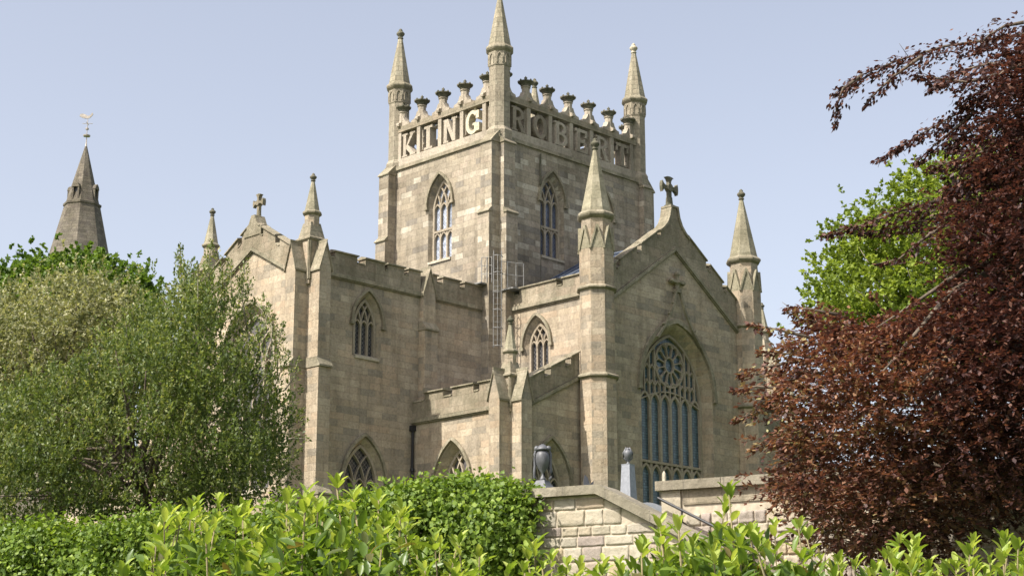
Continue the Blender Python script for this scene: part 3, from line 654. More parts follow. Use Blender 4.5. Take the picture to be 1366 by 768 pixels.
# ------------------------------------------------------------------ right arm (towards -Y)
YG = -6.4; XR0, XR1 = .08, 10.12; XC = 5.1
window('rA', FA(XR0), 2.38, .82, .60, 16.35, 17.68, 14.7, .32, M['glass_dark'], 3, None, 'int', .12, .075, zsi=16.3, zti=17.35, headz=16.3)
wall('wall', FA(XR0), [(-.1, ZG), (6.4, ZG), (6.4, ZS+.1), (-.1, ZS+.1)], 'rA')
window('rB', FB(YG), XC, 2.55, 2.15, 14.3, 17.42, 7.6, .55, M['glass_big'], 6, 11.03, 'rose', .2, .145, True, 14.05, 17.0, 13.65)
SR = .69; AR = 21.1
wall('wall', FB(YG), [(-.2, ZG), (10.4, ZG), (10.4, rake(XC, 10.4, AR, SR)+.1), (XC, AR+.1), (-.2, rake(XC, -.2, AR, SR)+.1)], 'rB')
wall('wall', FC(XR1), [(-6.4, ZG), (.1, ZG), (.1, ZS+.1), (-6.4, ZS+.1)])
string(FA(XR0), [(-.05, ZS-.12), (5.6, ZS-.12)])
parapet(FA(XR0), .1, ZS+.06, 5.65, ZS+.06, .50, .80, [(.25, .95), (1.3, 3.65), (4.05, 5.65)])
parapet(FC(XR1), -5.7, ZS+.06, 0, ZS+.06, .50, .80, [(-5.2, -4), (-3.4, -2.2), (-1.6, -.4)])
string(FB(YG), [(.4, rake(XC, .4, AR, SR)-.12), (XC, AR-.12), (9.75, rake(XC, 9.75, AR, SR)-.12)])
hz = .07
parapet(FB(YG), .3, rake(XC, .3, AR, SR)+hz, 4.1, rake(XC, 4.1, AR, SR)+hz, 1.0, 1.36, [(.3, .95), (1.22, 2.40), (2.70, 3.85)])
parapet(FB(YG), 6.1, rake(XC, 6.1, AR, SR)+hz, 9.9, rake(XC, 9.9, AR, SR)+hz, 1.0, 1.36, [(6.12, 7.40), (7.72, 8.62), (8.92, 9.6)])
# ogee crest under the cross
def ogee(sg): return [(XC+sg*1.0, 21.72), (XC+sg*.72, 21.93), (XC+sg*.45, 22.22), (XC+sg*.27, 22.58), (XC+sg*.17, 23.05)]
m = MB(); m.prism(FB(YG), [(XC-1.0, 20.46), (XC, AR+.05), (XC+1.0, 20.46)]+ogee(1)+ogee(-1)[::-1], -.42, .06); cr = m.build('gable_crest', M['parapet'], church)
c = MB()
for sg in (1, -1): c.ribbon(FB(YG), [(a+sg*.05, b+.03) for a, b in ogee(sg)], .1, -.5, .14+.003*sg)
c.rect(FB(YG), XC-.3, XC+.3, 23.06, 23.16, -.48, .12); c.build('coping', M['trim'], cr)
gable_cross(FB(YG), XC, 23.16, 1.5, 1.15, 1, 'flared dark stone cross on the crest of the right gable')
m = MB(); m.add([(XR0+.2, -6.1, 18.75), (XR0+.2, -.4, 18.75), (XC, -.4, 21.5), (XC, -6.1, 21.5), (XR1-.2, -6.1, 18.75), (XR1-.2, -.4, 18.75)], [(3, 2, 1, 0), (5, 2, 3, 4)])
ro = m.build('roof', M['lead'], church)
m = MB()
for i in range(9):
    y = -5.9+i*.66; m.tube([(XR0+.25, y, 18.82), (XC, y, 21.54)], .035, 6)
m.tube([(XC, -6.0, 21.55), (XC, -.45, 21.55)], .07, 8); m.build('roof_rolls', M['lead'], ro)
# hood ogee and carved finial over the great window
m = MB()
for sg in (1, -1):
    m.ribbon(FB(YG), [(XC+sg*1.55, 16.62), (XC+sg*1.0, 17.28), (XC+sg*.55, 17.95), (XC+sg*.28, 18.55), (XC+sg*.13, 19.05)], .11, .14, .25+.003*sg)
    for a, b in ((1.12, 17.3), (.72, 17.85), (.42, 18.4)): m.lathe(*FB(YG)(XC+sg*a, 0, .2)[:2], [(.02, b-.06), (.08, b), (.06, b+.06), (.01, b+.1)], 6)
m.rect(FB(YG), XC-.17, XC+.17, 18.95, 19.12, .001, .27)
m.lathe(*FB(YG)(XC, 0, .15)[:2], [(.12, 19.12), (.1, 19.3), (.2, 19.42), (.16, 19.48), (.09, 19.52), (.09, 19.72), (.15, 19.82), (.12, 19.92), (.03, 19.98)], 8)
m.rect(FB(YG), XC-.46, XC+.46, 19.40, 19.53, .04, .26)
for sg in (1, -1): m.lathe(*FB(YG)(XC+sg*.42, 0, .15)[:2], [(.03, 19.34), (.13, 19.42), (.14, 19.5), (.05, 19.6)], 8)
m.build('hood_finial', M['trim'], church)
# octagonal turrets of the right gable
def oct(ap): return ap/math.cos(math.pi/8)
def gable_turret(cx, cy):
    s = MB(); s.lathe(cx, cy, [(oct(.78), ZG), (oct(.78), 14.2), (oct(.74), 14.3), (oct(.74), 19.95), (oct(.64), 20.3), (oct(.64), 21.3)], 8)
    t = s.build('gable_turret', M['wall'], church)
    d = MB(); z0, z1 = 19.9, 20.92; hw = .74*math.tan(math.pi/8)
    for k in range(8):
        q = 2*math.pi*k/8; n = (math.cos(q), math.sin(q)); fr = Frame((cx, cy), (-n[1], n[0]), n)
        d.prism(fr, [(-hw, z0), (hw, z0), (0, z1)], .5, .742)
        for sg in (1, -1): d.ribbon(fr, [(sg*(hw+.01), z0-.04), (sg*.01, z1+.02)], .075, .6, .80+.002*sg)
    d.build('gablets', M['spire2'], t)
    b = MB()
    for z, ap in ((14.2, .74), (18.12, .70)):
        b = MB(); b.lathe(cx, cy, [(oct(ap), z-.12), (oct(ap+.16), z-.02), (oct(ap+.16), z+.04), (oct(ap), z+.17)], 8); b.build('string_course', M['trim'], t)
    c = MB(); c.lathe(cx, cy, [(oct(.64), 21.28), (oct(.76), 21.37), (oct(.80), 21.44), (oct(.80), 21.52), (oct(.68), 21.64), (oct(.6), 21.68)], 8); c.build('cornice', M['trim'], t)
    p = MB(); p.lathe(cx, cy, [(oct(.66), 21.62), (oct(.09), 24.62)], 8); p.build('spire', M['spire2'], t)
    f = MB(); finial(f, cx, cy, 24.62, .115, .8); f.build('finial', M['crown'], t, True)
gable_turret(-.32, -6.4); gable_turret(10.42, -6.4)
# ------------------------------------------------------------------ side aisles
XA = -5.2; YB = -5.9
def aisle(mir=False):
    if not mir: fA, fB, wallA, X = FA(XA), FB(YB), (lambda y: -y), (lambda x: x)
    else: fA, fB = FC(2*XC-XA), FB(YB); wallA = lambda y: y; X = lambda x: 2*XC-x
    k = 'a%d' % mir
    window(k+'A', fA, wallA(-2.45), 1.12, .84, 9.4, 11.35, 7.0, .55, M['glass_net'], 3, None, 'int', .12, .085, zsi=9.3, zti=10.95, headz=9.5)
    u = sorted((wallA(.1), wallA(-5.9)))
    wall('wall', fA, [(u[0], ZG), (u[1], ZG), (u[1], 12.6), (u[0], 12.6)], k+'A')
    string(fA, [(u[0]+.02, 12.4), (u[1]-.6 if not mir else u[1], 12.4)])
    mer = [(.7, 1.87), (2.45, 3.75), (4.12, 5.2)]
    if mir: mer = sorted((-b, -a) for a, b in mer)
    parapet(fA, min(u[0]+.0, u[0]), 12.56, u[1], 12.56, .75, 1.08, mer)
    window(k+'B', fB, X(-2.8), 1.15, .9, 9.3, 11.3, 7.0, .5, M['glass_dark'], 3, None, 'int', .12, .085, zsi=9.2, zti=10.9, headz=9.3)
    zr = lambda x: 12.30+(x+4.8)*.50
    a, b = X(XA), X(-.9)
    pts = [(XA, ZG), (-.6, ZG), (-.6, zr(-.6)+.15), (XA, zr(XA)+.15)]; pts = [(X(x), z) for x, z in pts]
    if mir: pts = pts[::-1]
    wall('wall', fB, pts, k+'B')
    st = [(X(-4.5), zr(-4.5)-.05), (X(-1.0), zr(-1.0)-.05)]; st = sorted(st); string(fB, st, .15, .13)
    mer = [(-4.45, -3.2), (-2.82, -1.9), (-1.55, -1.02)]
    if mir: mer = sorted((X(b_), X(a_)) for a_, b_ in mer)
    e = sorted([(X(-4.6), zr(-4.6)+.12), (X(-1.0), zr(-1.0)+.12)])
    parapet(fB, e[0][0], e[0][1], e[1][0], e[1][1], .66, 1.0, mer)
    # corner buttresses and pinnacle
    if not mir:
        gab_buttress(fA, 5.9-.64, 5.88, ZG, 12.75, 13.9, .62, [(8.3, .8)])
        gab_buttress(fB, XA+.02, XA+.64, ZG, 12.75, 13.9, .62, [(8.3, .8)])
    else:
        gab_buttress(fA, -5.88, -5.26, ZG, 12.75, 13.9, .62); gab_buttress(fB, X(XA)-.64, X(XA)-.02, ZG, 12.75, 13.9, .62)
    pinnacle(X(XA+.30), YB+.30, 12.2, 13.75, 14.35, 14.81, 16.36, .36, .25)
    m = MB(); x0, x1 = X(XA+.2), X(0.0); z0, z1 = 12.9, 14.6
    m.add([(x0, -5.7, z0), (x0, 0, z0), (x1, 0, z1), (x1, -5.7, z1)], [(0, 3, 2, 1) if not mir else (0, 1, 2, 3)]); m.build('roof', M['slate'], church)
aisle(False); aisle(True)
# far arm beyond the tower (mirror of the left arm) and the nave behind
m = MB(); xr = 21.25
m.box(10.4, xr, .12, 7.18, ZG, 19.1)
m.box(.1, 10.1, 7.7, 30, ZG, 18.9)
m.box(-5.2, 15.4, 7.8, 30, ZG, 12.8)
m.build('wall', M['wall'], church)
m = MB(); m.add([(10.4, .3, 19.1), (xr, .3, 19.1), (xr, 3.65, 20.4), (10.4, 3.65, 20.4), (10.4, 7, 19.1), (xr, 7, 19.1)], [(0, 1, 2, 3), (3, 2, 5, 4), (1, 5, 2)])
m.add([(.3, 7.7, 18.9), (9.9, 7.7, 18.9), (5, 7.7, 21), (.3, 30, 18.9), (9.9, 30, 18.9), (5, 30, 21)], [(0, 2, 5, 3), (1, 4, 5, 2), (3, 5, 4)]); m.build('roof', M['slate'], church)
gab_buttress(FB(YL0), xr-.7, xr-.05, ZG, 18.25, 19.35, .7); gab_buttress(FC(xr), .12, .75, ZG, 18.25, 19.35, .66)
pinnacle(xr-.25, .33, 17.6, 19.5, 20.25, 20.69, 22.4, .46, .3)
# downpipes
def downpipe(x, y, z0, z1):
    m = MB(); m.tube([(x, y, z0), (x, y, z1)], .058, 8); m.box(x-.11, x+.11, y-.1, y+.1, z1, z1+.24)
    for z in np.arange(z0+1, z1, 1.9): m.lathe(x, y, [(.1, z), (.1, z+.12)], 8)
    m.build('downpipe', M['black'], church)
downpipe(XA-.12, YL0-.12, 5.5, 12.05); downpipe(XR0-.14, YL0-.14, 9, 17.6)
m = MB(); m.tube([(2.3, -.5, 24.9), (2.3, -.5, 26.45)], .05, 8); m.tube([(2.3, -.5, 19.5), (2.3, -.5, 24.9)], .015, 6); m.build('lightning_conductor', M['crown'], church)
# ladder with safety hoops and roof guard rails in the angle of the two arms
m = MB(); lx, ly = -.95, -.85
for dx, dy in ((-.13, .13), (.13, -.13)): m.tube([(lx+dx, ly+dy, 16.3), (lx+dx, ly+dy, 20.9)], .022, 6)
for z in np.arange(16.4, 20.2, .28): m.tube([(lx-.13, ly+.13, z), (lx+.13, ly-.13, z)], .010, 5)
hoop = []
for z in (16.35, 17.2, 18.05, 18.9, 19.8, 20.6):
    pts = []
    for i in range(13):
        a = math.pi*i/12; off = Vector((-1, -1, 0)).normalized()*math.sin(a)*.34; sd_ = Vector((-.13, .13, 0))*(math.cos(a)*1.25)
        pts.append(Vector((lx, ly, z))+off+sd_)
    m.tube(pts, .02, 5)
for a in (35, 90, 145):
    a = R(a); off = Vector((-1, -1, 0)).normalized()*math.sin(a)*.34+Vector((-.13, .13, 0))*(math.cos(a)*1.25)
    m.tube([Vector((lx, ly, 16.35))+off, Vector((lx, ly, 20.6))+off], .014, 5)
m.build('ladder', M['galv'], church)
m = MB()
def rails(pts, z0, z1, n=3):
    for p in pts: m.tube([(p[0], p[1], z0), (p[0], p[1], z1)], .022, 6)
    for i in range(n):
        z = z0+(z1-z0)*(i+1)/n; m.tube([(p[0], p[1], z) for p in pts], .018, 5)
rails([(-1.25, -.1, 0), (-1.1, -.3, 0), (-.98, -.5, 0)], 19.45, 20.65)
rails([(-.75, -.9), (-.5, -1.05), (-.1, -1.2), (.25, -1.35)], 19.2, 20.4, 2)
m.box(-1.5, -.5, -.28, .5, 19.36, 19.42); m.box(-.5, .5, -1.4, -.6, 19.1, 19.16)
m.build('guard_rail', M['galv'], church)
# ------------------------------------------------------------------ distant steeple
SP = at(105, 348, 130); sx, sy = SP.x, SP.y
stp = thing('stone_steeple', 'old dark stone spire with a gilded weathervane rising behind the trees at far left', 'steeple', (sx, sy, 6))
def zat(py): return at(112, py, 130).z
zr_, zt_ = zat(275), zat(194)
m = MB(); rb = 2.55; rr = 1.62
rr = 47/2269*130/2; rb = 82/2269*130/2; sl_ = (rb-rr)/(zr_-zat(350))
m.lathe(sx, sy, [(oct(rb*.96+sl_*6), zat(350)-6), (oct(rr*.97), zr_-.05)], 8, R(8)); m.build('lower_spire', M['steeple'], stp)
m = MB(); m.lathe(sx, sy, [(oct(rr*.95), zr_-.15), (oct(rr*1.03), zr_-.05), (oct(rr*1.03), zr_+.12), (oct(rr*.9), zr_+.2)], 8, R(8)); m.build('ledge', M['steeple'], stp)
m = MB(); m.lathe(sx, sy, [(oct(rr*.92), zr_+.1), (oct(.06), zt_)], 8, R(8)); up = m.build('upper_spire', M['steeple'], stp)
for k in range(4):
    q = R(8+45*0)+k*math.pi/2+math.pi/8*0; n = (math.cos(q+R(22)), math.sin(q+R(22))); fr = Frame((sx, sy), (-n[1], n[0]), n)
    m = MB(); d1 = rr*.99
    for sg in (1, -1): m.rect(fr, sg*.24-.07, sg*.24+.07, zr_+.2, zr_+1.3, rr*.45, d1-.12)
    m.prism(fr, [(-.33, zr_+1.28), (.33, zr_+1.28), (.22, zr_+1.55), (0, zr_+1.72), (-.22, zr_+1.55)], rr*.35, d1-.08)
    l = m.build('spire_window', M['steeple'], stp); m = MB(); m.rect(fr, -.17, .17, zr_+.2, zr_+1.27, rr*.5, rr*.78); m.build('louvre', M['black'], l)
m = MB(); m.box(sx-3.6, sx+3.6, sy-3.6, sy+3.6, 5, zat(350)-5.9); m.build('tower_wall', M['steeple'], stp)
m = MB(); m.lathe(sx, sy, [(.09, zt_-.1), (.05, zt_+.2), (.03, zt_+.7), (.28, zt_+.75), (.3, zt_+.85), (.03, zt_+.95), (.03, zt_+1.3), (.14, zt_+1.35), (.14, zt_+1.45), (.03, zt_+1.5), (.025, zt_+2.4)], 10)
zz = zt_+1.85; m.tube([Vector((sx, sy, zz))-RT*.4, Vector((sx, sy, zz))+RT*.42], .025, 5); m.tube([Vector((sx, sy, zz))-FW*.4, Vector((sx, sy, zz))+FW*.4], .025, 5)
va = m.build('weathervane', M['pale'], stp)
fr = Frame((sx, sy), (RT.x, RT.y), (-FW.x, -FW.y)); zz = zt_+2.35
m = MB(); m.prism(fr, [(-.68, zz+.12), (-.45, zz+.0), (-.2, zz-.08), (.12, zz-.05), (.3, zz+.12), (.42, zz+.3), (.36, zz+.42), (.28, zz+.36), (.2, zz+.2), (-.02, zz+.14), (-.2, zz+.26), (-.42, zz+.34), (-.62, zz+.3)], -.04, .04); m.build('cockerel', M['pale'], va)
# ------------------------------------------------------------------ yard walls, steps, rail
def rubble(mb, fr, inside, u0, u1, z0, z1, seed, hs=(.14, .27), ws=(.2, .52), amp=.02):
    """courses of rough squared stones, each a pillowed lump with its own tone"""
    rn = random.Random(seed); mb.rnd = mb.rnd or []; z = z0
    while z < z1:
        h = rn.uniform(*hs); u = u0-rn.uniform(0, .5)
        while u < u1:
            w_ = rn.uniform(*ws); parts = [(u, z, w_, h)]
            if rn.random() < .18 and h > .26: parts = [(u, z, w_, h*.5), (u, z+h*.5, w_, h*.5)]
            for (a, b, c_, d_) in parts:
                if inside(a+c_/2, b+d_/2):
                    SS = (0, .03, .08, .2, .35, .5, .65, .8, .92, .97, 1); nx, nz = 11, 11; g_ = .004; tone = rn.random(); o = rn.random()*50; vs = []; fs = []
                    jit = [(rn.uniform(-.012, .012), rn.uniform(-.01, .01)) for _ in range(4)]
                    for j in range(nz):
                        for i in range(nx):
                            s_, t_ = SS[i], SS[j]
                            uu = a+g_+(c_-2*g_)*s_; vv = b+g_+(d_-2*g_)*t_
                            ed = min(s_, 1-s_)*c_; ef = min(t_, 1-t_)*d_; e_ = min(ed, ef)
                            pil = min(1, e_/.012)
                            nn = mnoise.noise(Vector((uu*7+o, vv*7, o)))*.6+mnoise.noise(Vector((uu*19+o, vv*19, o)))*.5
                            dd = -.026*(1-pil)+amp*(.5+nn)*pil
                            uu += mnoise.noise(Vector((uu*5, vv*9, o)))*.012; vv += mnoise.noise(Vector((uu*9, vv*5, o+9)))*.012
                            vs.append(fr(uu, vv, dd)); mb.rnd.append(tone)
                    for j in range(nz-1):
                        for i in range(nx-1): fs.append((j*nx+i, j*nx+i+1, (j+1)*nx+i+1, (j+1)*nx+i))
                    mb.add(vs, fs)
            u += w_
        z += h
    return mb
ms, t_, b_ = newmat('rubble_stone'); L = t_.links.new; a_ = t_.nodes.new('ShaderNodeAttribute'); a_.attribute_name = 'rnd'
rr_ = ramp(t_, [(0, (.34, .29, .215)), (.2, (.38, .34, .265)), (.4, (.43, .385, .30)), (.6, (.33, .29, .24)), (.75, (.29, .24, .21)), (.85, (.40, .32, .20)), (1, (.35, .325, .275))]); L(a_.outputs['Fac'], rr_.inputs[0])
ge = t_.nodes.new('ShaderNodeNewGeometry'); n1_ = noise_node(t_, ge.outputs['Position'], 2.2, 7, .7); r5 = ramp(t_, [(.3, (.6, .57, .5)), (.5, (1, 1, 1)), (.75, (1.12, 1.08, 1))]); L(n1_.outputs[0], r5.inputs[0])
cc = mix(t_, 'MULTIPLY', .7, rr_.outputs[0], r5.outputs[0]); n2_ = noise_node(t_, ge.outputs['Position'], 22, 6, .7); r6 = ramp(t_, [(.3, (.72, .7, .66)), (.55, (1.05, 1.05, 1.03))]); L(n2_.outputs[0], r6.inputs[0])
cc = mix(t_, 'MULTIPLY', .7, cc, r6.outputs[0]); L(cc, b_.inputs[0]); b_.inputs['Roughness'].default_value = .95
bp = t_.nodes.new('ShaderNodeBump'); bp.inputs['Strength'].default_value = .7; bp.inputs['Distance'].default_value = .02; L(n2_.outputs[0], bp.inputs['Height']); L(bp.outputs[0], b_.inputs['Normal'])
M['rubble'] = ms; M['mortar'] = simple('lime_mortar', (.42, .36, .27), .95, 0, 9, .25, .4)
YS = .53
def topz(u): return ZC-.15 if u < 0 else ZC-.15-u*YS
w1 = thing('boundary_wall', 'front squared rubble wall with flat coping that slopes down beside the steps', 'wall', WF(-3, -1.6))
m = MB(); m.prism(WF, [(-40, -1.7), (9.2, -1.7), (9.2, topz(9.2)), (0, topz(0)), (-4.1, topz(0)), (-4.1, topz(0)-.34), (-40, topz(0)-.34)], -.45, -.012); m.build('wall_core', M['mortar'], w1)
m = MB(); rubble(m, WF, lambda u, z: z < topz(u)-.10, -3.2, 6.5, .2, ZC, 3); m.build('wall_stones', M['rubble'], w1, True)
m = MB(); m.prism(WF, [(-40, ZC-.487), (-4.1, ZC-.487), (-4.1, ZC-.147), (.04, ZC-.147), (9.3, ZC-.165-9.25*YS), (9.3, ZC-9.25*YS), (.09, ZC), (-4.2, ZC), (-4.2, ZC-.34), (-40, ZC-.34)], -.58, .13); m.build('coping', M['coping'], w1)
for u in (): pass
WF2 = Frame(WF(0, 0, -GAP)[:2], (WU.x, WU.y), (WN.x, WN.y)); Pq = at(880, 643, 30); u20 = (Vector((Pq.x, Pq.y, 0))-WF.O).dot(WF.u); Z2 = Pq.z
GAP2 = -(Vector((Pq.x, Pq.y, 0))-WF.O).dot(WF.n); WF2 = Frame(WF(0, 0, -GAP2)[:2], (WU.x, WU.y), (WN.x, WN.y))
w2 = thing('boundary_wall', 'rear rough rubble wall with a thick flat coping and an iron handrail on its face', 'wall', WF2(u20, -1.6))
m = MB(); m.rect(WF2, u20+.06, u20+14, -1.7, Z2-.165, -.5, -.012); m.build('wall_core', M['mortar'], w2)
m = MB(); rubble(m, WF2, lambda u, z: u > u20+.42 and z < Z2-.46, u20, u20+14, .6, Z2, 11, (.10, .26), (.12, .42), .045)
m.build('wall_stones', M['rubble'], w2, True)
m = MB(); m.rect(WF2, u20+.04, u20+.40, -1.6, Z2-.165, -.52, .035)
m.build('end_quoin', M['sill'], w2)
m = MB(); u = u20-.04; i = 0
rn = random.Random(5)
while u < u20+14:
    L_ = rn.uniform(.8, 1.5); m.rect(WF2, u, u+L_-.012, Z2-.16, Z2+rn.uniform(-.015, .012), -.62, .12+rn.uniform(-.012, .012)); u += L_
m.build('coping', M['coping'], w2)
m = MB(); m.rect(WF2, u20+.44, u20+14, Z2-.42, Z2-.165, -.02, .018); m.build('dirty_band', M['parapet'], w2)
# handrail
hr = thing('handrail', 'thin dark iron handrail sloping down beside the yard steps', 'handrail', WF2(u20+.4, Z2-1.4))
m = MB(); f_ = lambda a: WF2(u20+.05+a, Z2-.30-a*.53, .22)
m.tube([f_(0), f_(9)], .025, 8); m.build('rail', M['black'], hr)
for a in (.45, 2.6, 4.8, 7.0):
    m = MB(); p = f_(a); m.tube([p, p-UP*.2, p-UP*.24-WN*.2], .016, 6); m.build('bracket', M['black'], hr)
# steps
m = MB()
for i in range(34):
    u = .45+i*.3; zt2 = 2.55-i*.158
    if zt2 < -1.5: break
    m.rect(WF, u, u+.34, zt2-.35, zt2, -GAP2+.06-.0, -.52)
m.rect(WF, -.49, .45, 2.2, 2.55, -GAP2+.06, -.62)
so_ = m.build('stone_steps', M['steps']); tag(so_, 'stone steps climbing between the two rubble walls', 'steps')
# ------------------------------------------------------------------ monuments
def urn(m, c, z, h, r):
    P = [(.42, 0), (.45, .04), (.36, .08), (.2, .13), (.14, .18), (.2, .22), (.62, .33), (.9, .46), (1.02, .6), (.98, .72), (.8, .8), (.5, .84), (.42, .88), (.5, .92), (.3, .96), (.1, 1.0)]
    m.lathe(c.x, c.y, [(a*r, z+b*h) for a, b in P], 24)
p = at(724, 640, 32.5); D = p
mon = thing('urn_monument', 'grey marble draped urn with scroll handles on a pedestal behind the front wall', 'monument', (p.x, p.y, ground_z(p)))
z0 = p.z-.01; H_ = .68; r_ = .135
m = MB(); m.lathe(p.x, p.y, [(.30, ground_z(p)), (.30, z0-.40), (.36, z0-.37), (.36, z0-.30), (.30, z0-.26), (.27, z0-.16), (.2, z0-.10), (.15, z0-.04), (.13, z0)], 4, math.atan2(RT.y, RT.x)+R(12)); m.build('pedestal', M['marble'], mon)
m = MB(); urn(m, p, z0, H_, r_); m.build('urn', M['marble'], mon, True)
for sg in (-1, 1):
    m = MB(); pts = [(r_*1.0, .02), (r_*1.18, .10), (r_*1.2, .25), (r_*1.1, .42), (r_*1.12, .62), (r_*1.15, .74), (r_*1.0, .83), (r_*.9, .88)]
    m.tube([p+RT*(sg*a)+UP*(z0-p.z+b*H_) for a, b in pts], .028, 8, .022)
    q = p+RT*(sg*r_*.82)+UP*(z0-p.z+H_*.9); m.lathe(q.x, q.y, [(.012, q.z-.06), (.045, q.z-.03), (.055, q.z+.01), (.04, q.z+.045), (.01, q.z+.06)], 10); m.build('handle', M['marble'], mon, True)
m = MB(); m.lathe(p.x, p.y, [(r_*.5, z0+H_*.84), (r_*.95, z0+H_*.87), (r_*.9, z0+H_*.9), (r_*.7, z0+H_*.95), (r_*.45, z0+H_*1.0), (r_*.2, z0+H_*1.03), (.01, z0+H_*1.04)], 16); m.build('lid', M['marble'], mon, True)
p = at(838, 632, 36); ob = thing('obelisk_monument', 'tapering grey granite obelisk topped with a small urn', 'monument', (p.x, p.y, ground_z(p)))
zt = at(838, 619, 36).z; zg = ground_z(p); m = MB(); m.lathe(p.x, p.y, [(.27, zg), (.27, zg+.5), (.2, zt-1.0), (.142, zt-.03), (.15, zt)], 4, math.atan2(RT.y, RT.x)+R(8)); m.build('obelisk', M['granite'], ob)
m = MB(); urn(m, p, zt, .36, .085)
for sg in (-1, 1): m.tube([p+RT*(sg*a)+UP*(zt-p.z+b) for a, b in ((.02, .07), (.09, .13), (.1, .24), (.03, .36))], .02, 6)
m.build('urn', M['marble'], ob, True)
p = at(785, 640, 34); zt = at(785, 633, 34).z; zg = ground_z(p); fr = Frame(p[:2], (RT.x, RT.y), (-FW.x, -FW.y)); m = MB()
m.prism(fr, [(-.1, zg), (.1, zg), (.1, zt-.12), (.03, zt-.2), (-.02, zt-.06), (-.075, zt), (-.1, zt-.1)], -.06, .06)
tag(m.build('headstone', M['granite_dark']), 'small dark headstone tip just above the front wall coping', 'headstone')
p = at(886, 640, 38); zt = at(886, 628, 38).z; zg = ground_z(p); m = MB()
m.lathe(p.x, p.y, [(.16, zg), (.16, zg+.4), (.08, zg+.5), (.04, zt-.4), (.055, zt-.36), (.035, zt-.3), (.05, zt-.15), (.04, zt-.05), (.01, zt)], 12)
tag(m.build('grave_pillar', M['sill'], None, True), 'slim pale grave pillar in front of the great window', 'grave marker')
p = at(863, 674, 35); zt = at(863, 670, 35).z; zg = ground_z(p); fr = Frame(p[:2], (RT.x, RT.y), (-FW.x, -FW.y)); m = MB(); m.prism(fr, [(-.35, zg), (.35, zg), (.35, zt-.1), (.15, zt-.02), (0, zt), (-.15, zt-.02), (-.35, zt-.1)], -.07, .07)
tag(m.build('headstone', M['granite']), 'low pale headstone beside the obelisk at the head of the steps', 'headstone')
# ------------------------------------------------------------------ foliage
def leaves_np(P, A, N, ln, wd, rnd, name, mat, parent, curve=False, kind=None):
    """P base points, A axis, N leaf normal (all n x 3). Builds n leaves as one mesh."""
    n = len(P); A = A/np.linalg.norm(A, axis=1)[:, None]; S = np.cross(A, N); S /= np.linalg.norm(S, axis=1)[:, None]+1e-9; N2 = np.cross(S, A)
    ln = np.broadcast_to(ln, (n,))[:, None]; wd = np.broadcast_to(wd, (n,))[:, None]
    if not curve:
        V = np.stack([P, P+A*ln*.45+S*wd*.5, P+A*ln, P+A*ln*.45-S*wd*.5], 1); k = 4
        F = np.arange(n)[:, None]*4+np.array([[0, 1, 2, 3]]); tot = 4; loops = F.reshape(-1); npoly = n; start = np.arange(n)*4
        sizes = np.full(n, 4)
    else:
        # folded, drooping leaf: midrib 4 points, two edges
        def pt(a, s, d): return P+A*ln*a+S*wd*s-N2*ln*d
        V = np.stack([pt(0, 0, 0), pt(.3, 0, .02), pt(.65, 0, .035), pt(1, 0, .12), pt(.25, .42, -.05), pt(.6, .5, -.05), pt(.88, .24, .03), pt(.25, -.42, -.05), pt(.6, -.5, -.05), pt(.88, -.24, .03)], 1); k = 10
        fl = [(0, 4, 1), (1, 4, 5, 2), (2, 5, 6), (2, 6, 3), (0, 1, 7), (1, 2, 8, 7), (2, 9, 8), (2, 3, 9)]
        loops = np.concatenate([np.array([v for f in fl for v in f])[None, :]+np.arange(n)[:, None]*10]).reshape(-1)
        sz = np.array([len(f) for f in fl]); sizes = np.tile(sz, n); npoly = len(sizes); start = np.concatenate([[0], np.cumsum(sizes)[:-1]])
    off = np.array(worldloc(parent)) if parent else np.zeros(3)
    me = bpy.data.meshes.new(name); V = (V.reshape(-1, 3)-off).astype(np.float32)
    me.vertices.add(len(V)); me.vertices.foreach_set('co', V.reshape(-1))
    me.loops.add(len(loops)); me.loops.foreach_set('vertex_index', loops.astype(np.int32))
    me.polygons.add(npoly); me.polygons.foreach_set('loop_start', start.astype(np.int32)); me.polygons.foreach_set('loop_total', sizes.astype(np.int32))
    if curve: me.polygons.foreach_set('use_smooth', [True]*npoly)
    me.materials.append(M[mat]); a = me.attributes.new('rnd', 'FLOAT', 'POINT'); a.data.foreach_set('value', np.repeat(rnd, k).astype(np.float32))
    me.update(calc_edges=True); o = link(bpy.data.objects.new(name, me))
    if parent: o.parent = parent
    if kind: o['kind'] = kind
    return o
def unit(a): return a/(np.linalg.norm(a, axis=1)[:, None]+1e-9)
def sprigs(base, dirs, length, nl, rn, spread=.9, droop=0.0):
    """leaf positions and axes along short twigs"""
    n = len(base); L_ = np.broadcast_to(length, (n,)); t = rn.random((n, nl)); d = unit(dirs)
    P = base[:, None, :]+d[:, None, :]*(t*L_[:, None])[:, :, None]
    P[:, :, 2] -= droop*(t*L_[:, None])**2
    A = d[:, None, :]+rn.normal(0, spread, (n, nl, 3)); N = rn.normal(0, .5, (n, nl, 3))+np.array([0, 0, .9])
    return P.reshape(-1, 3), A.reshape(-1, 3), N.reshape(-1, 3), t.reshape(-1)
def inpoly(x, y, poly):
    r = np.zeros(len(x), bool); n = len(poly)
    for i in range(n):
        x1, y1 = poly[i]; x2, y2 = poly[(i+1) % n]
        c = ((y1 > y) != (y2 > y)) & (x < (x2-x1)*(y-y1)/(y2-y1+1e-12)+x1); r ^= c
    return r
def edgedist(x, y, poly):
    d = np.full(len(x), 1e9)
    for i in range(len(poly)):
        a = np.array(poly[i], float); b = np.array(poly[(i+1) % len(poly)], float); ab = b-a
        t = np.clip(((x-a[0])*ab[0]+(y-a[1])*ab[1])/(ab@ab), 0, 1); d = np.minimum(d, np.hypot(x-a[0]-t*ab[0], y-a[1]-t*ab[1]))
    return d
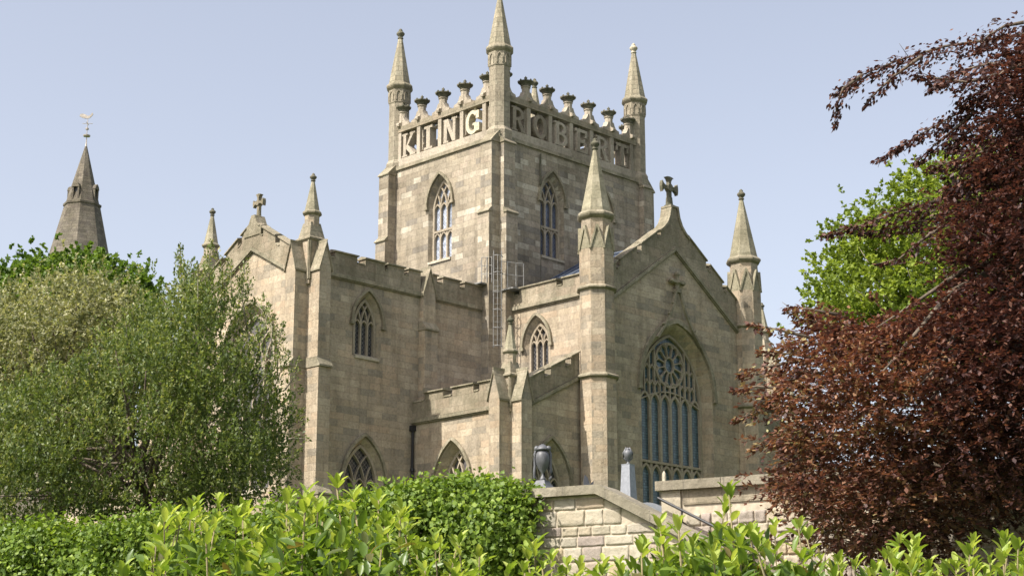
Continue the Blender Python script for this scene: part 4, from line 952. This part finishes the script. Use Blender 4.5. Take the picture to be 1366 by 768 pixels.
def volume_points(poly, D, thick, n, rn, soft=60, gap=None):
    """points through a crown whose outline, seen from the street, is poly: round in depth, thin at its edge"""
    xs = [p[0] for p in poly]; ys = [p[1] for p in poly]; out = []
    X = rn.uniform(min(xs), max(xs), n*4); Y = rn.uniform(min(ys), max(ys), n*4); k = inpoly(X, Y, poly); X = X[k][:n]; Y = Y[k][:n]
    e = np.clip(edgedist(X, Y, poly)/soft, 0, 1); half = thick*.5*np.sqrt(1-(1-e)**2)*.95+.05*thick
    s = rn.uniform(-1, 1, len(X)); s = np.sign(s)*np.abs(s)**(.6)
    dep = D+s*half
    pts = np.array([at(x, y, d)[:] for x, y, d in zip(X, Y, dep)])
    if gap is not None: # foliage gathers in masses with hollows between
        k = np.array([mnoise.noise(Vector(p)*gap[0]) + .5*mnoise.noise(Vector(p)*gap[0]*2.3) > gap[1] for p in pts]); pts, e, s, X, Y = pts[k], e[k], s[k], X[k], Y[k]
    return pts, e, s, X, Y
def crown_mesh(poly, D, thick, nclump, nspr, nl, leaf, mat, parent, rn, csz=.35, soft=60, up=.5, slen=.3, wfac=.55, tone=(.0, 1.0), hi=.25, droop=0, name='crown', top_bright=0, tonefn=None, spread=.9, flat=None, gap=None):
    C, e, s, X, Y = volume_points(poly, D, thick, nclump, rn, soft, gap)
    ctr = C.mean(0); ct = rn.random(len(C))
    base = np.repeat(C, nspr, 0)+rn.normal(0, 1, (len(C)*nspr, 3))*np.array(csz if isinstance(csz, tuple) else (csz,)*3)*np.repeat(rn.uniform(.6, 1.35, len(C)), nspr)[:, None]; cl = np.repeat(ct, nspr)
    outw = unit(base-np.repeat(C, nspr, 0)); outw[:, 2] += up; outw += rn.normal(0, .35, outw.shape)
    if tonefn is not None: cl = np.repeat(tonefn(X, Y, ct), nspr)
    P, A, N, t = sprigs(base, outw, rn.uniform(.5, 1.3, len(base))*slen, nl, rn, spread, droop)
    if flat is not None: A = A*np.array([1, 1, flat]); N = N*np.array([.55, .55, 1])+[0, 0, .4]
    r = np.repeat(cl, nl)*.55+rn.random(len(P))*.45; r = tone[0]+(tone[1]-tone[0])*r
    ln = leaf*rn.uniform(.6, 1.25, len(P))
    return leaves_np(P, A, N, ln, ln*wfac, np.clip(r, 0, 1), name, mat, parent), C
def limbs(parent, base, C, n, rn, r0, mat='bark', tips=.02, trunk_top=None, name='trunk', sag=.15):
    m = MB(); base = Vector(base); cc = Vector(C.mean(0)) if trunk_top is None else Vector(trunk_top)
    tr = [base.lerp(cc, f)+Vector((rn.normal(0, .08), rn.normal(0, .08), 0))*(f*3) for f in np.linspace(0, 1, 7)]; tr[0] = base
    m.tube(tr, r0, 10, r0*.45)
    idx = rn.choice(len(C), min(n, len(C)), False)
    for i in idx:
        e = Vector(C[i]); f = rn.uniform(.35, .98); s0 = base.lerp(cc, f); L_ = (e-s0).length
        mid = s0.lerp(e, .5)+Vector((rn.normal(0, .06), rn.normal(0, .06), sag*.5))*L_*.5
        rr2 = r0*.3*min(1, L_/3)
        m.tube([s0, s0.lerp(mid, .55), mid, mid.lerp(e, .6)-UP*0.01, e], max(rr2, .015), 6, tips*.5)
    return m.build(name, M[mat], parent, True)
rn = np.random.default_rng(3)
# holly-like evergreen, mid left
def tree(name, label, cat, poly, D, bx, thick, **kw):
    n = kw.pop('limbs_n', 30); r0 = kw.pop('r0', .15); bark = kw.pop('bark', 'bark'); tt = kw.pop('trunk_top', None)
    b = at(bx, 900, D); z = ground_z(b); t = thing(name, label, cat, (b.x, b.y, z))
    o, C = crown_mesh(poly, D, thick, parent=t, rn=rn, **kw)
    limbs(t, (b.x, b.y, z-.1), C, n, rn, r0, bark, trunk_top=tt); return t, C
HOL = [(-60, 560), (40, 520), (110, 500), (150, 450), (190, 425), (225, 405), (250, 395), (262, 410), (280, 385), (296, 392), (305, 420), (318, 440), (322, 480), (345, 500), (352, 530), (372, 545), (380, 580), (378, 620), (368, 650), (330, 680), (260, 692), (100, 704), (-60, 716)]
ht, HC = tree('evergreen_tree', 'dark olive evergreen tree with upright shoots in front of the left gable', 'tree', HOL, 35, 210, 5.0, nclump=1900, gap=(1.15, -.06), nspr=10, nl=12, leaf=.085, mat='l_holly', csz=(.13, .13, .24), soft=90, up=1.5, slen=.34, spread=.7, wfac=.48, limbs_n=45, r0=.16)
# shoots that break its outline
def shoots(parent, tips, D, leaf, mat, rn, n=46, rad=.09, name='shoots', wfac=.42, tone=(.2, 1), twig='twig', droop=0):
    m = MB(); Ps = []; As = []; Ns = []; Rr = []
    for (x0, y0, x1, y1) in tips:
        d = D+rn.uniform(-.8, .8); a = np.array(at(x0, y0, d)[:]); b = np.array(at(x1, y1, d)[:]); L_ = np.linalg.norm(b-a)
        mid = (a+b)/2+rn.normal(0, .04, 3); m.tube([Vector(a), Vector(mid), Vector(b)], .018, 5, .004)
        k = int(n*L_); t = rn.random(k)**.9; P = (1-t)[:, None]**2*a+(2*t*(1-t))[:, None]*mid+(t**2)[:, None]*b
        ax = (b-a)/L_; A = ax+rn.normal(0, .75, (k, 3)); Ps.append(P+rn.normal(0, rad, (k, 3))*(1.15-t)[:, None]); As.append(A); Ns.append(rn.normal(0, .6, (k, 3))+[0, 0, .8]); Rr.append(tone[0]+(tone[1]-tone[0])*rn.random(k))
    P = np.concatenate(Ps); ln = leaf*rn.uniform(.6, 1.2, len(P))
    leaves_np(P, np.concatenate(As), np.concatenate(Ns), ln, ln*wfac, np.concatenate(Rr), name, mat, parent)
    m.build('twigs', M[twig], parent, True)
shoots(ht, [(300, 420, 290, 335), (270, 430, 276, 342), (330, 440, 322, 368), (345, 470, 352, 395), (370, 500, 378, 430), (380, 520, 398, 478), (385, 585, 412, 585), (385, 570, 408, 560), (250, 420, 246, 350), (310, 400, 309, 350), (360, 480, 366, 420), (375, 610, 400, 640), (230, 430, 215, 395), (370, 545, 402, 520), (322, 500, 340, 400), (345, 560, 385, 470), (310, 460, 335, 372), (290, 440, 305, 345), (262, 440, 264, 352), (355, 600, 405, 545), (360, 640, 398, 600), (300, 520, 350, 440), (335, 600, 368, 500), (350, 470, 358, 405), (200, 450, 196, 405), (170, 460, 168, 425), (120, 510, 118, 470), (90, 540, 84, 495), (282, 400, 283, 322), (318, 410, 330, 345), (300, 500, 330, 430), (340, 520, 372, 470)], 34.5, .085, 'l_holly', rn, 170, .13)
# slender bluish sapling behind it
b = at(240, 900, 39); st_ = thing('slender_tree', 'slender dark sapling whose leafy tips rise against the sky left of the gable', 'tree', (b.x, b.y, ground_z(b)))
shoots(st_, [(245, 520, 240, 326), (240, 400, 258, 345), (240, 410, 222, 380), (245, 420, 262, 372), (232, 440, 216, 396), (243, 380, 236, 338), (243, 400, 254, 358), (236, 430, 210, 410)], 39, .10, 'l_holly', rn, 110, .11, 'crown')
m = MB(); m.tube([Vector((b.x, b.y, ground_z(b)-.1)), at(246, 600, 39), at(243, 400, 39), at(240, 330, 39)], .06, 8, .01); m.build('trunk', M['bark'], st_, True)
HAW = [(-60, 395), (10, 400), (50, 392), (95, 378), (140, 385), (180, 405), (215, 400), (235, 430), (230, 520), (170, 560), (100, 620), (-60, 640)]
tree('flowering_shrub', 'pale cream-flecked shrub tree at the left edge behind the evergreen', 'tree', HAW, 39, 70, 4.5, nclump=1300, gap=(.9, -.05), nspr=10, nl=12, leaf=.09, mat='l_haw', csz=.24, soft=80, up=.5, slen=.35, wfac=.6, limbs_n=40, r0=.14)
SYC = [(-80, 374), (0, 374), (22, 365), (50, 360), (78, 362), (95, 355), (118, 346), (130, 358), (160, 367), (184, 384), (192, 398), (192, 416), (175, 440), (120, 480), (-80, 500)]
tree('broadleaf_tree', 'dense mid green rounded tree below the old steeple', 'tree', SYC, 62, 60, 9, nclump=900, gap=(.6, -.35), nspr=15, nl=14, leaf=.17, mat='l_syc', csz=.33, soft=60, up=.25, slen=.3, wfac=.8, limbs_n=30, r0=.3)
LIM = [(1082, 400), (1095, 385), (1105, 350), (1112, 322), (1140, 300), (1165, 282), (1190, 255), (1215, 240), (1250, 228), (1280, 212), (1320, 205), (1400, 200), (1440, 300), (1430, 480), (1200, 500), (1130, 450), (1095, 425)]
tree('broadleaf_tree', 'bright yellow-green tree showing behind the copper beech', 'tree', LIM, 66, 1260, 9, nclump=950, gap=(.6, -.03), nspr=14, nl=14, leaf=.18, mat='l_lime', csz=.38, soft=70, up=.2, slen=.42, wfac=.8, limbs_n=60, r0=.3, bark='bough')
# copper beech
BEE = [(1500, 40), (1390, 40), (1366, 60), (1340, 90), (1345, 130), (1330, 160), (1335, 215), (1300, 240), (1290, 262), (1262, 290), (1262, 305), (1290, 315), (1290, 345), (1295, 372), (1270, 400), (1240, 418), (1180, 425), (1145, 435), (1110, 425), (1085, 440), (1085, 470), (1060, 490), (1045, 520), (1058, 560), (1060, 590), (1045, 640), (1060, 665), (1085, 690), (1110, 720), (1140, 740), (1220, 745), (1290, 700), (1366, 700), (1500, 720)]
bb = at(1400, 900, 25); bt = thing('copper_beech', 'large dark purple copper beech filling the right side over the rear wall', 'tree', (bb.x, bb.y, -1.6))
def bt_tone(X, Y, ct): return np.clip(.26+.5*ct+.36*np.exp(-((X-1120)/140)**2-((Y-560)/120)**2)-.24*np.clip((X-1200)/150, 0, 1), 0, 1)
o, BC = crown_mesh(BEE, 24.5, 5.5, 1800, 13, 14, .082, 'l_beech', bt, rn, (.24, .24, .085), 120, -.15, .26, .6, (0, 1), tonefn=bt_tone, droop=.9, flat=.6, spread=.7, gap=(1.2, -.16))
limbs(bt, (bb.x, bb.y, -1.7), BC, 75, rn, .24, 'bark', tips=.01, trunk_top=at(1385, 250, 25), sag=.25)
def sprays(parent, paths, D, leaf, mat, rn, dens=95, rad=.16, name='sprays', tone=(0, .7), wfac=.6):
    m = MB(); Ps = []; As = []; Ns = []; Rr = []
    for path, wd in paths:
        d0 = D+rn.uniform(-.6, .6); pts = [np.array(at(x, y, d0+i*.1)[:]) for i, (x, y) in enumerate(path)]
        m.tube([Vector(p) for p in pts], .03, 6, .005)
        for i in range(len(pts)-1):
            a, b = pts[i], pts[i+1]; L_ = np.linalg.norm(b-a); k = int(dens*L_*wd); t = rn.random(k); f = (i+t)/(len(pts)-1)
            sp = rad*wd*(1.15-f)
            P = a+(b-a)*t[:, None]+rn.normal(0, 1, (k, 3))*np.array([1, 1, .62])*sp[:, None]-np.array([0, 0, .5])*sp[:, None]
            A = (b-a)/L_+rn.normal(0, .6, (k, 3))+[0, 0, -.35]; Ps.append(P); As.append(A); Ns.append(rn.normal(0, .45, (k, 3))+[0, 0, .9]); Rr.append(tone[0]+(tone[1]-tone[0])*rn.random(k))
            # side twigs
            for _ in range(int(L_*4)):
                q = rn.random(); c0 = a+(b-a)*q; e = c0+((b-a)/L_*.5+rn.normal(0, .5, 3)+[0, 0, -.3])*rad*1.1*wd
                m.tube([Vector(c0), Vector(e)], .008, 4, .003)
    P = np.concatenate(Ps); ln = leaf*rn.uniform(.6, 1.2, len(P))
    leaves_np(P, np.concatenate(As), np.concatenate(Ns), ln, ln*wfac, np.concatenate(Rr), name, mat, parent); m.build('twigs', M['bark'], parent, True)
sprays(bt, [([(1400, 40), (1330, 52), (1260, 62), (1200, 80), (1150, 100), (1115, 125)], 1.0), ([(1150, 100), (1125, 118), (1116, 142), (1113, 170)], .6), ([(1230, 75), (1195, 100), (1170, 122), (1152, 142)], .55),
            ([(1366, 30), (1340, 35), (1318, 48), (1300, 70)], 1.0), ([(1380, 110), (1330, 120), (1280, 150), (1230, 178), (1172, 214)], .9), ([(1300, 150), (1270, 175), (1245, 195), (1222, 218)], .8), ([(1380, 180), (1320, 200), (1270, 215), (1240, 225)], 1.2),
            ([(1330, 100), (1290, 110), (1255, 105), (1220, 100)], 1.0), ([(1370, 90), (1320, 85), (1280, 95), (1240, 120)], 1.1), ([(1375, 210), (1335, 215), (1300, 235), (1260, 260)], 1.7), ([(1375, 150), (1335, 150), (1300, 170), (1265, 200)], 1.7), ([(1380, 80), (1340, 95), (1310, 120), (1280, 140)], 1.6), ([(1375, 180), (1345, 190), (1315, 205), (1290, 225)], 1.7),
            ([(1340, 245), (1270, 262), (1200, 282), (1150, 300), (1098, 315)], .9), ([(1300, 270), (1250, 290), (1190, 305), (1150, 312)], .8), ([(1260, 300), (1230, 320), (1200, 345), (1170, 352)], .45)], 24, .085, 'l_beech', rn, 330, .19)
sprays(bt, [([(1120, 420), (1080, 412), (1048, 410)], .9), ([(1080, 450), (1040, 440), (1000, 432)], .5), ([(1070, 480), (1020, 490), (985, 500)], .8), ([(1060, 520), (1010, 515), (975, 520)], .7), ([(1050, 545), (1010, 550), (978, 560)], .6), ([(1080, 590), (1040, 585), (1000, 600)], .5),
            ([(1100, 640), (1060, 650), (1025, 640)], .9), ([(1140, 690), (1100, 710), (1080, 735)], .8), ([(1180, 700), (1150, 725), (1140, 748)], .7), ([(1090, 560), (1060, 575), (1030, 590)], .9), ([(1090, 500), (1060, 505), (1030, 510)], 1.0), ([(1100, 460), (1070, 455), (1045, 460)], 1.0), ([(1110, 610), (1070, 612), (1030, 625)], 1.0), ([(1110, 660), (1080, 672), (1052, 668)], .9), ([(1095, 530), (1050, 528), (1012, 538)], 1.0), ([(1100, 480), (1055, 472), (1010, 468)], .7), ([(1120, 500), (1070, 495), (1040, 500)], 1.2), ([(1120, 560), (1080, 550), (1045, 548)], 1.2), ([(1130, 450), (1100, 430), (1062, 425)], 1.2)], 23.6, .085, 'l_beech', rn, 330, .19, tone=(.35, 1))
# ivy over the wall: left stretch and the hump at the end of the bare stonework
def ivy(label, us0, us1, ztop, thick, hang, n, bulge, seed, flat=.5):
    n = int(n*.8); rn = np.random.default_rng(seed); c = WF((us0+us1)/2, 2.8)
    o = thing('ivy', label, 'ivy', c); k = n
    U = rn.uniform(us0, us1, k); q = rn.random(k)
    top = ztop+np.array([bulge(u) for u in U])
    # cross-section: over the coping and down the street face
    ang = q; th = np.where(q < .35, 0, 1)
    nn = np.where(q < .35, rn.uniform(-thick, thick*.9, k), thick*.9+rn.normal(0, .05, k)+.12*np.sin(U*3.1)+.1*np.sin(U*7.7+1))
    zz = np.where(q < .35, top-np.abs(rn.normal(0, .07, k))-.3*np.clip(np.abs(nn)/thick-.5, 0, 1)**2, top-.1-rn.random(k)*hang)
    nn = np.where(q < .35, nn, nn-.30*np.clip(.25-(top-zz), 0, .25)/.25+ .13*np.sin(zz*6+U*2))
    P = np.array([WF(u, z, n_)[:] for u, z, n_ in zip(U, zz, nn)])
    cl = rn.integers(0, 900, k); off = np.random.default_rng(seed+1).normal(0, .13, (900, 3)); P += off[cl]
    nrm = np.where(q[:, None] < .35, np.array([[0, 0, 1.]]), np.array([[WN.x, WN.y, .35]]))
    A = rn.normal(0, .8, (k, 3))+[0, 0, -.35]+nrm*.3; N = nrm+rn.normal(0, .45, (k, 3))
    ln = .085*rn.uniform(.6, 1.3, k); leaves_np(P, A, N, ln, ln*.95, np.clip(.25+.5*(cl % 17)/17+rn.normal(0, .15, k), 0, 1), 'leaves', 'l_ivy', o)
    m = MB()
    for i in range(26):
        u = rn.uniform(us0, us1); m.tube([WF(u, -1.0, .03), WF(u+rn.normal(0, .15), ztop-hang*.5, .08), WF(u+rn.normal(0, .2), ztop-.1, .1)], .02, 5, .01)
    m.build('vine_stems', M['bark'], o, True); return o
def bul(u): return .12+.10*math.sin(u*2.2+1)+.06*math.sin(u*5.3)
ivy('bright green ivy hanging over the wall end below the urn', -4.5, -1.02, ZC-.04, .55, 1.25, 26000, lambda u: .10+.08*math.sin(u*2.2+1)-.35*max(0, (u+1.35))/.4, 21)
ivy('long bank of bright green ivy along the wall at lower left', -13.5, -4.0, ZC-.25, .5, 1.4, 60000, lambda u: .05+.08*math.sin(u*2.0)+.05*math.sin(u*5), 22)
# laurels in the foreground
def laurel(label, bx, D, tops, seed, leaf=.094):
    rn = np.random.default_rng(seed); b = at(bx, 950, D); o = thing('laurel_bush', label, 'shrub', (b.x, b.y, -1.6), 'laurels along the foreground')
    m = MB(); Ps = []; As = []; Ns = []; Rr = []; Ls = []
    for (x, y, n) in tops:
        for j in range(n):
            xx = x+(rn.normal(0, 16) if j else 0); yy = y+(abs(rn.normal(0, 30)) if j else 0); d = D+rn.normal(0, .35)
            tip = np.array(at(xx, yy+9, d)[:]); root = np.array([b.x, b.y, -1.2])+rn.normal(0, .25, 3)*[1, 1, .3]
            s0 = tip+np.array([rn.normal(0, .06), rn.normal(0, .06), -.62])
            m.tube([Vector(root), Vector(root*.3+s0*.7+[0, 0, -.1]), Vector(s0), Vector(tip-[0, 0, .02])], .012, 6, .004)
            k = 40; t = np.sort(rn.random(k)); t[-8:] = rn.uniform(.88, 1, 8)
            P = s0+(tip-s0)*t[:, None]; ph = np.arange(k)*2.4+rn.random()*6
            el = np.where(t > .9, rn.uniform(.9, 1.6, k), rn.uniform(.15, .9, k)); ax = unit(tip[None]-s0[None])[0]
            A = np.stack([np.cos(ph), np.sin(ph), el], 1)+ax*.2+rn.normal(0, .12, (k, 3)); N = np.stack([-np.cos(ph)*el, -np.sin(ph)*el, np.ones(k)], 1)+rn.normal(0, .25, (k, 3))
            Ps.append(P); As.append(A); Ns.append(N); Rr.append(np.clip(.35+.5*t+rn.normal(0, .16, k), 0, 1)); Ls.append(leaf*rn.uniform(.62, 1.1, k)*np.where(t > .95, .8, 1))
    # older leaves in the body of the bush
    k = 330*len(tops)//2; idx = rn.integers(0, len(tops), k); tx = np.array([[t[0], t[1]] for t in tops], float)[idx]
    P = np.array([at(x+rn.normal(0, 26), y+75+abs(rn.normal(0, 60)), D+rn.normal(0, .4))[:] for x, y in tx]); Ps.append(P)
    A = rn.normal(0, .7, (k, 3))+[0, 0, .6]; As.append(A); Ns.append(rn.normal(0, .4, (k, 3))+[0, 0, 1]); Rr.append(rn.random(k)*.6); Ls.append(leaf*rn.uniform(.7, 1.1, k))
    P = np.concatenate(Ps); ln = np.concatenate(Ls)
    leaves_np(P, np.concatenate(As), np.concatenate(Ns), ln, ln*.38, np.concatenate(Rr), 'leaves', 'l_laurel', o, True)
    m.build('stems', M['stem'], o, True)
laurel('laurel bush with broad shoots at lower left, over the ivy bank', 255, 8.4, [(165, 748, 4), (205, 715, 4), (228, 672, 4), (262, 662, 4), (292, 655, 5), (325, 668, 4), (345, 700, 4), (275, 700, 6), (240, 720, 6), (310, 720, 6)], 31)
laurel('tallest laurel bush, its top shoot overlapping the low church window', 430, 7.8, [(385, 655, 3), (408, 648, 3), (448, 622, 1), (432, 668, 4), (470, 650, 4), (505, 652, 4), (535, 668, 3), (390, 700, 6), (450, 700, 6), (510, 700, 6), (360, 720, 4)], 32)
laurel('dense laurel bush below the hanging ivy left of the bare wall', 590, 7.9, [(545, 715, 5), (580, 705, 5), (612, 712, 5), (640, 725, 4), (600, 745, 6), (560, 745, 5)], 33, .09)
laurel('small laurel bush in front of the squared stonework', 740, 8.2, [(712, 708, 2), (735, 730, 3), (700, 745, 3), (775, 742, 5), (805, 740, 5), (830, 752, 4)], 34, .09)
laurel('laurel bush in front of the sloping coping', 895, 8.0, [(880, 682, 4), (905, 690, 4), (860, 712, 4), (925, 712, 4), (890, 735, 6), (940, 745, 3)], 35)
laurel('upright laurel shoot rising across the rear wall', 985, 7.8, [(972, 640, 1), (968, 662, 2), (985, 700, 2), (1000, 690, 2), (960, 700, 3), (1020, 720, 1), (975, 735, 5), (1010, 750, 4)], 36)
laurel('thin laurel with sparse stems in front of the foot of the rear wall', 1070, 8.4, [(1033, 690, 1), (1065, 688, 1), (1075, 700, 1), (1095, 735, 2), (1050, 745, 3), (1110, 750, 3), (1140, 740, 2)], 37)
laurel('laurel bush under the left part of the copper beech', 1205, 8.0, [(1200, 702, 3), (1220, 712, 3), (1180, 730, 4), (1240, 740, 4), (1215, 748, 5), (1160, 755, 3)], 38)
laurel('laurel bush at the lower right corner under the copper beech', 1325, 8.1, [(1298, 712, 3), (1340, 708, 3), (1358, 712, 3), (1320, 735, 4), (1275, 742, 4), (1362, 745, 4), (1390, 720, 4)], 39)
